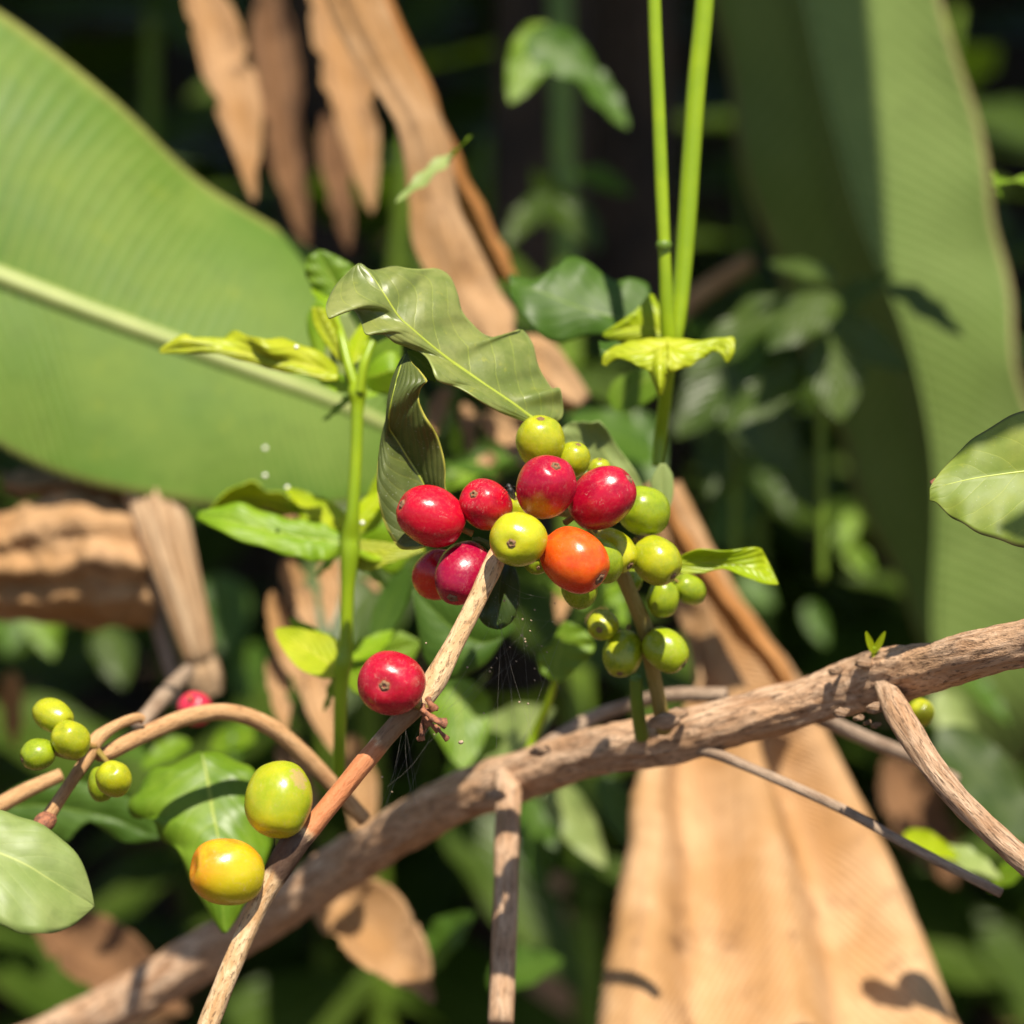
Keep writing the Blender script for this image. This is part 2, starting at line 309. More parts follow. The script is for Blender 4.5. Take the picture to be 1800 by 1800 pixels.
G['branch_grey'] = mat_bark('grey_twig_bark', (0.30, 0.21, 0.14), (0.42, 0.31, 0.22), (0.22, 0.14, 0.09), bump=0.7)
G['arch'] = mat_bark('brown_twig_bark', (0.44, 0.24, 0.10), (0.54, 0.33, 0.16), (0.36, 0.18, 0.08), bump=0.6)
G['greenstem'] = mat_bark('fruiting_stem_bark', (0.22, 0.16, 0.03), (0.28, 0.22, 0.05), (0.30, 0.15, 0.05), bump=0.4, rough=0.5)
G['shoot'] = mat_plain('green_shoot', (0.30, 0.42, 0.008), (0.22, 0.34, 0.008), 40, 0.35, 0.15)
G['shoot2'] = mat_plain('green_shoot_dark', (0.12, 0.2, 0.02), (0.16, 0.25, 0.02), 40, 0.45, 0.1)
G['shoot3'] = mat_plain('banana_midrib_green', (0.16, 0.23, 0.05), (0.13, 0.2, 0.04), 40, 0.5, 0.1)
G['husk'] = mat_plain('calyx_scar', (0.30, 0.17, 0.08), (0.09, 0.045, 0.025), 5000, 0.85)
G['pit'] = mat_plain('calyx_pit', (0.03, 0.015, 0.01), None, 5000, 0.9)
G['stub'] = mat_plain('dried_stalk', (0.34, 0.13, 0.06), (0.13, 0.05, 0.03), 900, 0.75, 0, 0.6, 0.0008)
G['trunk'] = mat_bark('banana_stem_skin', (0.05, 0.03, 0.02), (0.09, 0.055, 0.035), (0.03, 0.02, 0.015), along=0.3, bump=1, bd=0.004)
G['petiole'] = mat_bark('dry_petiole_skin', (0.36, 0.20, 0.09), (0.70, 0.50, 0.31), (0.50, 0.29, 0.13), along=0.15, bump=1.0, bd=0.002, fr=22)

# ------------------------------------------------------------------ setting
def ground_mat():
    m = NT('leaf_litter_soil'); ob = m.coord('Object'); a = m.noise(ob, 6, 8, 0.7); c = m.noise(ob, 40, 5, 0.7)
    col = m.mix(m.rng(a, 0.4, 0.62), (0.045, 0.028, 0.016), (0.085, 0.05, 0.025)); col = m.mix(m.rng(c, 0.55, 0.7), col, (0.16, 0.09, 0.045))
    m.l(col, m.b.inputs['Base Color']); m.b.inputs['Roughness'].default_value = 0.95
    m.l(m.bump(m.math('ADD', a, c), 1.0, 0.02), m.b.inputs['Normal']); return m.m
gm = ground_mat()
def terrain():
    n = 120; me = bpy.data.meshes.new('ground'); vs = []; fs = []
    for i in range(n+1):
        for j in range(n+1):
            sx = (i/n*2-1); sy = (j/n*2-1); x = 60*sx*abs(sx)**1.5; y = 60*sy*abs(sy)**1.5
            h = 0.03*noise.noise(Vector((x*2, y*2, 0))) + 0.015*noise.noise(Vector((x*7, y*7, 3)))
            h += max(0, y-2.4)*0.55*(1 if y < 5 else 5/y)       # rising bank behind the plants
            vs.append((x, y, h))
    for i in range(n):
        for j in range(n): a = i*(n+1)+j; fs.append((a, a+n+1, a+n+2, a+1))
    me.from_pydata(vs, [], fs); o = link('ground', me, gm)
    tag(o, 'brown soil and leaf litter under the shaded plants', None, None, 'structure')
terrain()

# ------------------------------------------------------------------ banana leaves
def blade(name, label, A, M, B, d, mat, rr, rm='rib', **kw):
    t = empty(name, pt(M[0], d), label, 'banana leaf', 'green banana leaves')
    o, m_ = leaf3('blade', A, M, B, d, mat, t, **kw)
    midrib(m_, G[rm], t, rr[0]*K*d, rr[1]*K*d)
    return t
t1 = blade('banana_leaf', 'wide sunlit green banana leaf with pale midrib filling the upper left behind the green shoot',
      [(-420, -160, 24), (-200, -90, 28), (0, 20, 32), (190, 170, 36), (330, 298, 38), (450, 378, 36), (570, 460, 36), (680, 570, 30), (745, 700, 24), (765, 800, 20)],
      [(-460, 330, 0), (-250, 395, 0), (0, 487, 0), (150, 545, 0), (300, 600, 2), (450, 655, 4), (560, 695, 6), (640, 730, 8), (710, 765, 12), (765, 802, 18)],
      [(-400, 480, -8), (-240, 640, -10), (0, 785, -12), (130, 845, -12), (270, 878, -10), (400, 892, -8), (520, 895, -4), (620, 885, 2), (710, 858, 8), (765, 804, 18)],
      0.920, G['banana'], (22, 9), nu=80, nv=16, camber=0.04, ripple=0.0015, nr=3, thick=0.0006)
blade('banana_leaf', 'tall folded banana leaf hanging at the right, pale lit half beside a shaded half',
      [(1230, -80, 130), (1275, 120, 130), (1310, 300, 130), (1365, 480, 140), (1420, 620, 150), (1470, 760, 150), (1520, 900, 150), (1575, 1020, 130), (1630, 1140, 100), (1690, 1260, 60), (1740, 1380, 10)],
      [(1400, -80, 0), (1440, 120, 0), (1487, 300, 0), (1530, 430, 0), (1585, 560, 0), (1625, 700, 0), (1645, 830, 0), (1645, 960, 0), (1640, 1080, 0), (1660, 1230, 0), (1740, 1382, 10)],
      [(1640, -80, -10), (1690, 120, -10), (1738, 300, -10), (1758, 430, -10), (1782, 560, -15), (1800, 690, -20), (1840, 830, -25), (1880, 960, -30), (1890, 1080, -30), (1850, 1260, -20), (1745, 1384, 10)],
      1.12, G['banana_pale'], (5, 3), 'shoot3', nu=90, nv=14, camber=-0.06, ripple=0.0015, nr=5, thick=0.0006)

# ------------------------------------------------------------------ dry banana leaves
def dry(name, label, A, M, B, d, mat='dry', cat='dry leaf', **kw):
    t = empty(name, pt(M[0], d), label, cat, 'dry banana leaves')
    kw.setdefault('rough', 0.0010); kw.setdefault('ripple', 0.001); kw.setdefault('thick', 0.0004); kw.setdefault('fray', 0.16); kw.setdefault('nv', 14)
    leaf3('blade', A, M, B, d, G[mat], t, **kw); return t
dry('dry_banana_leaf', 'straight folded orange-brown dry leaf strip from the top centre, ending square',
    [(560, -160, 10), (650, 50, 10), (720, 200, 10), (768, 300, 10), (805, 385, 8), (850, 470, 6), (878, 494, 6)],
    [(590, -170, -8), (685, 50, -8), (755, 200, -8), (800, 300, -8), (840, 375, -8), (872, 445, -8), (896, 492, -8)],
    [(620, -180, 16), (710, 45, 16), (780, 210, 16), (818, 300, 16), (855, 375, 14), (888, 440, 12), (907, 482, 10)], 0.94, 'dry_orange', nv=8)
dry('dry_banana_leaf', 'crumpled pale tan dry banana leaf behind the large front coffee leaf, torn right edge',
    [(500, -170, 0), (600, 60, 0), (690, 220, 0), (716, 330, 0), (722, 430, 0), (770, 520, -5), (800, 600, -5), (830, 680, 0), (900, 740, 0), (985, 716, 10), (1000, 722, 10)],
    [(550, -170, 0), (650, 60, 0), (740, 220, 0), (770, 330, 0), (790, 420, -3), (815, 500, -2), (850, 560, -4), (885, 620, -6), (940, 650, -4), (990, 700, 0), (1020, 710, 4)],
    [(600, -170, 8), (700, 60, 8), (780, 220, 8), (800, 330, 8), (825, 405, 8), (868, 490, 6), (903, 545, 6), (905, 590, 0), (945, 590, 0), (985, 615, 6), (1037, 695, 8)], 0.895, camber=0.05, pleat=0.0012, npl=2.3, rough=0.0007, fray=0.03)
dry('dry_banana_leaf', 'broad smooth tan dry banana leaf slanting behind the thick branch at lower right',
    [(1120, 860, 20), (1150, 960, 15), (1188, 1060, 10), (1205, 1150, 0), (1200, 1230, -10), (1130, 1320, -20), (1095, 1400, -30), (1090, 1500, -40), (1060, 1680, -60), (1040, 1860, -80)],
    [(1140, 870, 0), (1180, 960, 0), (1225, 1050, 0), (1260, 1130, -2), (1300, 1220, -8), (1330, 1310, -14), (1350, 1400, -20), (1370, 1500, -28), (1400, 1680, -46), (1420, 1860, -70)],
    [(1160, 860, 30), (1200, 940, 30), (1245, 1012, 28), (1320, 1100, 25), (1400, 1195, 22), (1465, 1290, 16), (1520, 1390, 10), (1575, 1490, 0), (1660, 1680, -15), (1740, 1860, -40)], 0.925, nu=90, nv=18, camber=0.08, rough=0.0005, ripple=0.0003, pleat=0.0085, npl=2.6, seed=1.2, fray=0.035)
dry('dry_banana_leaf', 'narrow rolled orange-brown dry leaf along the broad tan leaf, below the green cherries',
    [(1148, 880, 0), (1168, 930, 0), (1210, 1000, 0), (1262, 1080, 0), (1330, 1165, 0), (1390, 1225, 0)],
    [(1160, 875, -8), (1190, 930, -8), (1228, 990, -8), (1282, 1065, -8), (1350, 1150, -8), (1400, 1222, -8)],
    [(1172, 880, 4), (1205, 930, 4), (1243, 985, 4), (1302, 1058, 4), (1370, 1145, 4), (1410, 1220, 4)], 0.905, 'dry_orange', nv=6, rough=0.001)
dry('dry_banana_leaf', 'pinkish tan dry leaf fold directly under the banana leaf at the left edge',
    [(0, 830, 10), (60, 822, 10), (120, 815, 10), (180, 835, 10), (250, 862, 10)], [(5, 850, -5), (60, 855, -10), (120, 850, -10), (180, 860, -8), (255, 872, 0)],
    [(10, 868, 0), (60, 876, 0), (120, 878, 0), (180, 880, 0), (260, 885, 0)], 0.935)
dry('dry_banana_leaf', 'large crumpled tan dry leaf hanging left of the dry stalk, lit on its upper fold',
    [(268, 1102, 6), (200, 1092, 4), (100, 1083, 4), (0, 1075, 8), (-120, 1060, 8), (-260, 1050, 8)],
    [(255, 1000, -10), (190, 975, -16), (100, 985, -10), (0, 1000, -4), (-120, 990, 0), (-260, 980, 0)],
    [(225, 880, 2), (130, 862, 0), (60, 876, 0), (0, 900, 0), (-120, 900, 0), (-260, 890, 0)], 0.918, camber=0.10, rough=0.0034, nu=70, pleat=0.0022, npl=3.1, fray=0.10)
dry('dry_banana_leaf', 'brown shaded dry leaf sheet under the crumpled tan one at the left edge',
    [(262, 1102, 10), (180, 1105, 10), (90, 1098, 10), (-20, 1090, 10), (-160, 1090, 10)], [(250, 1080, 0), (180, 1070, 0), (90, 1060, 0), (-20, 1050, 0), (-160, 1040, 0)],
    [(250, 1040, 10), (180, 1030, 20), (90, 1020, 30), (-20, 1000, 40), (-160, 990, 40)], 0.93, 'dry')
t = empty('dry_stalk', P(300, 900, 0.93), 'thick pale dry banana leaf stalk ending in a knob above the arching twig', 'dry stalk')
tube('stalk', [(250, 780, .932, 46), (272, 880, .918, 48), (300, 980, .912, 41), (330, 1080, .91, 34), (346, 1140, .909, 29), (352, 1160, .909, 22)], G['petiole'], t, bumpy=0.16, bf=0.15, ns=48, n=80)
tube('knob', [(340, 1150, .915, 22), (352, 1172, .912, 32), (360, 1200, .912, 32), (370, 1225, .912, 22)], G['petiole'], t, bumpy=0.12, ns=18)
t = empty('dry_stalk', P(230, 900, .935), 'thin grey-tan dry stalk leaning beside the thick pale stalk', 'dry stalk')
tube('stalk', [(222, 850, .945, 18), (250, 960, .94, 16), (275, 1080, .935, 15), (305, 1190, .93, 12), (315, 1240, .925, 9)], G['branch_grey'], t, bumpy=0.1)
# clustered upright dry strips in the middle left
for i, (lab, x0, y0, x1, y1, wd, mt, d) in enumerate([
    ('upright dry leaf strip with rounded top, left of the green shoot', 500, 985, 555, 1120, 46, 'dry', 0.915),
    ('upright dry leaf strip touching the green shoot just below its leafy node', 575, 960, 580, 1100, 42, 'dry', 0.915),
    ('long dry leaf strip slanting down behind the yellow shoot leaf', 478, 1040, 545, 1240, 52, 'dry', 0.915),
    ('dark edged dry strip standing over the arching twig', 478, 1150, 500, 1290, 42, 'dry', 0.915),
    ('wide dry leaf strip behind the foot of the green shoot', 545, 1170, 590, 1330, 66, 'dry', 0.905),
    ('dry strip dropping behind the arching twig end', 500, 1280, 560, 1470, 60, 'dry', 0.93),
    ('dry strip behind the diagonal fruiting twig near the bottom', 620, 1290, 640, 1520, 60, 'dry', 0.93),
    ('small orange dry strip at the far left edge above the green cherries', 20, 1180, 25, 1310, 44, 'dry_orange', 1.1),
    ('short dry strip showing between the shoot leaves, upper one', 505, 905, 530, 965, 30, 'dry', 0.905),
    ('dry leaf curl at the top beside the banana leaf edge', 330, -60, 450, 352, 110, 'dry', 1.02),
    ('brown dry leaf hanging at the top between banana leaf and tan strips', 470, -60, 545, 440, 90, 'dry_brown', 1.15),
    ('orange-tan dry leaf tip hanging from the top, left of the tan strip', 560, -60, 650, 385, 100, 'dry', 1.04),
    ('small round-topped dry leaf under the orange-tan tip', 570, 200, 612, 445, 56, 'dry_brown', 1.12),
    ('pinkish dry leaf slip below the front leaf, left of the top green cherry', 790, 680, 755, 770, 36, 'dry', 0.93),
    ('small dry slip beside the pinkish one under the front leaf', 815, 710, 830, 790, 30, 'dry', 0.94),
    ('pale dry leaf patch just left of the top green cherry', 845, 730, 935, 830, 60, 'dry', 0.93),
    ('small dry patch glimpsed above the two left red cherries', 850, 800, 880, 850, 34, 'dry', 0.905),
    ('tiny dry leaf slip showing under the curled coffee leaf', 640, 1020, 660, 1050, 26, 'dry', 0.905),
    ('brown dry leaf under the branch at the bottom right', 1560, 1330, 1680, 1560, 110, 'dry_brown', 1.15),
    ('dry slip behind the small green cherries at the stem', 1030, 1040, 1050, 1110, 40, 'dry', 0.93),
    ('dry slip left of the lowest green cherry pair', 1000, 1010, 985, 1090, 34, 'dry', 0.93),
    ('dry leaf lying below the thick branch at the bottom left', 560, 1540, 760, 1760, 150, 'dry', 0.905),
    ('dry leaf at the bottom left corner', 60, 1620, 330, 1780, 130, 'dry_brown', 1.0)]):
    t = empty('dry_leaf_strip', P(x0, y0, d), lab, 'dry leaf', 'small dry leaf strips')
    p0, p1 = P(x0, y0, d), P(x1, y1, d-0.02)
    me = gleaf_mesh('blade', p0, p1, wd*K*d*1.05, -FW*0.75+UP*0.6+RX*(0.35*math.sin(i*2.3)), sag=0.05*math.sin(i), camber=0.7, ripple=0.03, nr=2.3, seed=i, tipp=0.9, nu=44, nv=9, twist=0.5*math.sin(i*3.1), fray=0.45)
    o = link('blade', me, G[mt], t); md = o.modifiers.new('Solidify', 'SOLIDIFY'); md.thickness = 0.0003; md.offset = 0

# ------------------------------------------------------------------ branches
t = empty('coffee_branch', P(1800, 1150, 0.70), 'thick rough brown coffee branch crossing the lower half and rising to the right', 'branch')
tube('bark', [(-80, 1900, .90, 42), (200, 1770, .88, 42), (420, 1640, 0.86, 42), (560, 1550, 0.84, 42), (640, 1500, 0.83, 42), (720, 1448, 0.81, 42), (800, 1405, 0.795, 42), (900, 1370, 0.78, 44), (1000, 1335, 0.765, 42), (1090, 1312, 0.75, 42), (1180, 1296, 0.74, 43),
              (1290, 1268, 0.73, 43), (1400, 1238, 0.722, 44), (1500, 1207, 0.714, 48), (1560, 1190, 0.706, 52), (1620, 1177, 0.693, 45), (1720, 1150, 0.672, 42), (1820, 1125, 0.660, 41), (1950, 1085, 0.645, 40), (2100, 1050, 0.635, 40)],
     G['branch'], t, bumpy=0.11, ns=64, n=420, seed=1)
tube('side_twig', [(893, 1368, 0.775, 26), (893, 1420, 0.765, 22), (890, 1500, 0.755, 22), (888, 1620, 0.745, 22), (880, 1800, 0.73, 22)], G['branch'], t, bumpy=0.05, ns=20, seed=2)
tube('side_twig', [(1555, 1205, 0.700, 18), (1582, 1258, 0.684, 25), (1630, 1335, 0.674, 23), (1690, 1410, 0.667, 22), (1760, 1478, 0.662, 22), (1830, 1540, 0.658, 22), (1960, 1660, 0.652, 22)], G['branch'], t, bumpy=0.13, ns=26, n=90, seed=3)
tube('side_twig', [(1190, 1310, 0.74, 14), (1250, 1322, 0.73, 11), (1320, 1350, 0.725, 9), (1400, 1385, 0.72, 9), (1500, 1432, 0.715, 9), (1600, 1488, 0.71, 9), (1760, 1570, 0.70, 9)], G['branch_grey'], t, bumpy=0.05, ns=16, seed=4)
tube('side_twig', [(1400, 1245, 0.75, 12), (1470, 1275, 0.77, 14), (1530, 1302, 0.78, 14), (1600, 1330, 0.79, 12), (1680, 1370, 0.80, 11)], G['branch_grey'], t, bumpy=0.06, seed=5)
tube('side_twig', [(920, 1340, 0.775, 14), (975, 1302, 0.79, 15), (1040, 1262, 0.80, 13), (1110, 1238, 0.80, 12), (1180, 1222, 0.79, 13), (1275, 1222, 0.78, 13)], G['branch_grey'], t, bumpy=0.05, seed=6)
# knots and bud scars on the branch
for i, (x, y, d, r) in enumerate([(1480, 1252, .690, 11), (1510, 1262, .692, 8), (1540, 1245, .690, 14), (1555, 1160, .700, 16), (1585, 1150, .702, 13), (1520, 1165, .70, 12), (1635, 1210, .688, 9), (1660, 1200, .689, 6),
                                  (1470, 1178, .705, 10), (1170, 1268, .72, 20), (1190, 1255, .725, 15), (1540, 1275, .70, 7), (1525, 1270, .695, 6), (950, 1320, .745, 14), (870, 1400, .755, 15)]):
    link('knot', tube_mesh('knot', [P(x-r, y+2, d+.003), P(x, y, d), P(x+r, y-2, d+.003)], [r*.5*K*d, r*.75*K*d, r*.4*K*d], ns=10, n=8, bumpy=0.5, bf=2, seed=i), G['branch'], t)
sh = empty('leaf_shoot', P(1538, 1160, 0.703), 'tiny forked green bud shoot sprouting from the top of the thick branch', 'shoot')
tube('stem', [(1538, 1168, .704, 5), (1536, 1150, .703, 5), (1536, 1135, .702, 5)], G['shoot'], sh, n=8)
for dx, s in ((-14, 0), (20, 1)):
    me = gleaf_mesh('leaf', P(1536, 1148, .702), P(1536+dx, 1110, .700), 11*K*.7, -FW, nu=10, nv=3, ripple=0); link('leaf', me, G['lime'], sh)

t = empty('arching_twig', P(590, 1370, 0.74), 'smooth brown twig arching over the lower left with a bent tip', 'twig')
tube('bark', [(640, 1440, .75, 14), (590, 1385, .745, 14), (530, 1322, .74, 15), (470, 1275, .735, 16), (400, 1252, .73, 15), (330, 1260, .725, 15), (265, 1286, .72, 15), (215, 1310, .712, 15), (182, 1326, .708, 13), (168, 1325, .706, 8)], G['arch'], t, bumpy=0.07, ns=20, n=80, seed=7)
t = empty('fruiting_twig', P(75, 1450, 0.70), 'slim bent brown twig carrying the small green cherries at lower left', 'twig')
tube('bark', [(70, 1462, .695, 14), (82, 1440, .698, 13), (120, 1382, .70, 11), (155, 1330, .703, 12), (170, 1300, .705, 14), (205, 1275, .71, 10), (240, 1262, .715, 9), (252, 1266, .716, 7)], G['arch'], t, bumpy=0.08, ns=18, n=60, seed=8)
for q in ([(128, 1300, .69, 5), (150, 1310, .70, 5), (168, 1312, .703, 6)], [(170, 1318, .704, 6), (185, 1335, .70, 5), (195, 1350, .695, 5)], [(85, 1320, .695, 4), (120, 1330, .70, 5), (152, 1332, .703, 6)], [(110, 1275, .70, 4), (140, 1295, .704, 5), (165, 1305, .705, 6)]):
    tube('fruit_stalk', q, G['greenstem'], t, n=10)
tube('node', [(60, 1470, .69, 10), (78, 1446, .692, 18), (90, 1440, .695, 10)], G['stub'], t, bumpy=0.2, n=12)
t = empty('twig', P(0, 1415, 0.72), 'straight tan twig stub entering from the left edge', 'twig')
tube('bark', [(-140, 1500, .72, 15), (-60, 1450, .72, 15), (0, 1415, .722, 15), (50, 1388, .724, 14), (108, 1362, .727, 12)], G['arch'], t, bumpy=0.06, seed=9)
t = empty('grey_twig', P(250, 1270, 0.80), 'short thick grey dead twig behind the arching twig', 'twig')
tube('bark', [(245, 1275, .78, 14), (275, 1240, .80, 15), (305, 1205, .83, 15), (330, 1180, .86, 12)], G['branch_grey'], t, bumpy=0.08)
t = empty('background_twig', P(1200, 540, 1.2), 'blurred brown bare twig slanting behind the double green stems', 'twig')
tube('bark', [(1180, 560, 1.15, 17), (1240, 510, 1.18, 16), (1315, 462, 1.2, 16)], G['arch'], t, bumpy=0.06)

# ------------------------------------------------------------------ main fruiting twig with its leaves
ct = empty('fruiting_coffee_twig', P(520, 1490, 0.655), 'central diagonal tan coffee twig rising into the red cherry cluster, with its front leaves', 'twig')
tube('bark', [(330, 1900, .645, 19), (390, 1740, .647, 18), (455, 1590, .650, 19), (512, 1492, .651, 25), (545, 1458, .652, 19), (600, 1390, .654, 17), (640, 1340, .655, 17), (690, 1282, .657, 17), (735, 1235, .658, 20), (765, 1195, .660, 21), (800, 1128, .662, 17), (835, 1060, .6635, 17), (862, 1003, .6655, 18), (880, 965, .672, 16),
              (905, 925, .684, 15), (950, 895, .692, 14), (1010, 900, .696, 14), (1060, 945, .698, 14), (1092, 1005, .70, 14), (1115, 1060, .705, 14), (1134, 1110, .712, 15), (1150, 1190, .72, 13), (1168, 1285, .73, 13)],
     G['twig'], ct, bumpy=0.09, ns=28, n=260, seed=11)
st = []
rnd = random.Random(4)
for i, (x, y, x2, y2, d, r) in enumerate([(742, 1238, 752, 1275, .655, 7), (748, 1262, 770, 1283, .652, 7), (766, 1276, 786, 1300, .651, 5), (758, 1262, 782, 1272, .649, 9), (745, 1262, 742, 1300, .656, 6), (752, 1228, 762, 1246, .651, 8),
                                          (750, 1275, 735, 1300, .657, 5), (768, 1246, 742, 1250, .654, 6), (742, 1248, 760, 1262, .650, 8)]):
    st.append(tube_mesh('s', [P(x, y, d), P((x+x2)/2+rnd.uniform(-3, 3), (y+y2)/2, d-.001), P(x2, y2, d)], [r*.7*K*d, r*.55*K*d, r*K*d], ns=9, n=14, bumpy=0.35, bf=2, seed=i))
link('dried_stalks', join_meshes('dried_stalks', st), G['stub'], ct)
tube('flower_scar', [(830, 948, .678, 4), (850, 952, .678, 5), (868, 965, .676, 6)], G['shoot3'], ct, bumpy=0.1, n=12)
# large leaf over the cluster
o, m_ = leaf3('leaf',
    [(940, 747, 10), (915, 738, 8), (875, 722, 3), (835, 703, 0), (800, 679, -1), (770, 666, -4), (756, 645, -2), (742, 622, 3), (715, 607, 2), (690, 602, 0), (668, 588, -2), (645, 585, -5), (632, 562, 2), (612, 540, 3), (592, 546, -5), (578, 560, -8), (572, 540, -3), (590, 502, 4), (612, 478, 5), (630, 463, 5)],
    [(945, 741, 10), (925, 728, 9), (900, 709, 8), (870, 689, 7), (840, 669, 6), (805, 645, 5), (775, 622, 4), (745, 597, 3), (722, 577, 2), (705, 562, 2), (692, 545, 2), (678, 522, 2), (664, 500, 3), (648, 478, 4), (632, 464, 5)],
    [(965, 745, 14), (984, 738, 16), (990, 712, 18), (986, 682, 15), (968, 684, 19), (956, 668, 20), (947, 640, 18), (938, 606, 20), (918, 584, 24), (905, 583, 20), (880, 592, 17), (850, 588, 16), (828, 572, 15), (813, 548, 12), (805, 515, 13), (790, 488, 17), (765, 474, 18), (740, 472, 12), (712, 470, 9), (690, 471, 12), (665, 475, 10), (650, 474, 6), (634, 463, 5)],
    0.676, G['hero'], ct, nu=110, nv=14, camber=0.06, ripple=0.0006, nr=6)
midrib(m_, mat_plain('leaf_midrib', (0.33, 0.40, 0.04), (0.28, 0.34, 0.03), 300, 0.4), o, 0.00055, 0.00012, 0.0)
tube('petiole', [(945, 741, .686, 4), (960, 760, .69, 5), (965, 800, .695, 6)], G['shoot2'], ct, n=12)
# curled leaf left of the cluster
o, m_ = leaf3('leaf',
    [(745, 962, 0), (725, 966, 1), (703, 964, 2), (688, 945, 2), (674, 915, 2), (665, 880, 2), (663, 850, 2), (665, 810, 3), (669, 775, 4), (679, 735, 4), (684, 700, 3), (692, 662, 3), (703, 635, 3), (713, 622, 2)],
    [(770, 905, 8), (757, 874, 8), (745, 850, 7), (728, 822, 7), (712, 797, 6), (700, 777, 5), (690, 762, 4), (683, 750, 2), (684, 728, -2), (690, 700, -4), (697, 672, -3), (704, 645, 0), (714, 622, 2)],
    [(795, 900, 6), (787, 875, 5), (783, 850, 4), (783, 822, 3), (778, 795, 2), (770, 768, 0), (757, 745, -2), (746, 728, -3), (738, 708, -4), (736, 690, -4), (744, 675, -6), (750, 668, -6), (738, 652, -3), (724, 638, 0), (716, 622, 2)],
    0.680, G['hero_under'], ct, nu=90, nv=12, camber=0.10, ripple=0.0003, nr=5)
midrib(m_, bpy.data.materials['leaf_midrib'], o, 0.0005, 0.0002, 0.0)
# lighter flap seen between the two leaves
leaf3('leaf', [(716, 620, 0), (735, 655, 0), (765, 672, 0)], [(716, 618, 0), (745, 640, 0), (766, 666, 0)], [(716, 616, 0), (752, 620, 0), (768, 660, 0)], 0.694, G['mid'], ct, nu=16, nv=5)
# small dark leaf behind the twig
leaf3('leaf', [(880, 980, 8), (850, 1000, 6), (838, 1040, 4), (840, 1080, 2), (855, 1100, 2), (875, 1106, 2)], [(890, 985, 8), (882, 1010, 5), (878, 1040, 3), (876, 1065, 2), (874, 1090, 2), (877, 1106, 2)],
      [(895, 985, 8), (908, 1005, 5), (914, 1035, 3), (911, 1065, 2), (900, 1092, 2), (879, 1106, 2)], 0.680, G['shade_leaf'], ct, nu=30, camber=0.15)
# leaves behind the cluster, right
leaf3('leaf', [(1128, 905, 0), (1085, 890, 0), (1040, 850, 0), (1000, 805, 0), (985, 760, 0), (1010, 740, 0)], [(1135, 900, 0), (1105, 850, 0), (1078, 815, 0), (1055, 785, 0), (1035, 765, 0), (1012, 742, 0)],
      [(1140, 895, 0), (1128, 850, 0), (1108, 815, 0), (1085, 785, 0), (1060, 745, -4), (1040, 742, -4), (1014, 742, 0)], 0.74, G['grey'], ct, nu=30, camber=-0.1, ripple=0.001)
leaf3('leaf', [(1170, 900, 0), (1150, 875, 0), (1145, 845, 0), (1160, 815, 0)], [(1172, 900, 0), (1165, 870, 0), (1163, 840, 0), (1165, 815, 0)], [(1175, 900, 0), (1183, 870, 0), (1182, 835, 0), (1170, 815, 0)], 0.73, G['grey'], ct, nu=20, camber=0.1)
leaf3('leaf', [(1195, 978, 0), (1230, 966, -3), (1280, 968, -2), (1325, 962, 0), (1345, 975, 3), (1368, 1026, 0)], [(1195, 990, 0), (1240, 988, 0), (1285, 990, 0), (1325, 1000, 0), (1348, 1015, 0), (1368, 1027, 0)],
      [(1195, 1008, 0), (1235, 1008, 0), (1270, 1000, 0), (1305, 1012, -3), (1335, 1024, -3), (1368, 1028, 0)], 0.715, G['lime'], ct, nu=40, camber=-0.1, ripple=0.0005, nr=3)
leaf3('leaf', [(880, 1130, 0), (850, 1170, 0), (790, 1195, 0), (750, 1170, 0), (735, 1110, 0), (725, 1040, 0)], [(885, 1120, 0), (850, 1130, 0), (820, 1120, 0), (790, 1100, 0), (760, 1070, 0), (728, 1038, 0)],
      [(885, 1110, 0), (870, 1080, 0), (850, 1060, 0), (820, 1040, 0), (780, 1030, 0), (730, 1036, 0)], 0.76, G['deep'], ct, nu=30, camber=0.12)
leaf3('leaf', [(905, 1105, 0), (880, 1125, 0), (850, 1135, 0), (800, 1200, 0), (770, 1215, 0)], [(905, 1102, 0), (870, 1085, 0), (840, 1120, 0), (800, 1180, 0), (771, 1216, 0)], [(900, 1095, 0), (850, 1050, 0), (800, 1080, 0), (790, 1150, 0), (772, 1217, 0)], 0.80, G['deep'], ct, nu=24)
# bright leafy tips lower centre
leaf3('leaf', [(975, 1200, 0), (950, 1180, 0), (945, 1150, 0), (965, 1135, 0), (985, 1100, 0)], [(980, 1200, 0), (978, 1170, 0), (985, 1140, 0), (990, 1115, 0), (992, 1092, 0)], [(985, 1200, 0), (1015, 1175, 0), (1045, 1140, 0), (1030, 1110, 0), (998, 1092, 0)], 0.78, G['mid'], ct, nu=24, ripple=0.001)
tube('leaf_stem', [(978, 1190, .78, 6), (962, 1240, .785, 7), (940, 1290, .79, 8), (925, 1330, .79, 8)], G['shoot'], ct, n=20)
tube('leaf_stem', [(1118, 1190, .72, 11), (1120, 1240, .725, 12), (1128, 1295, .735, 13)], G['shoot2'], ct, n=20)

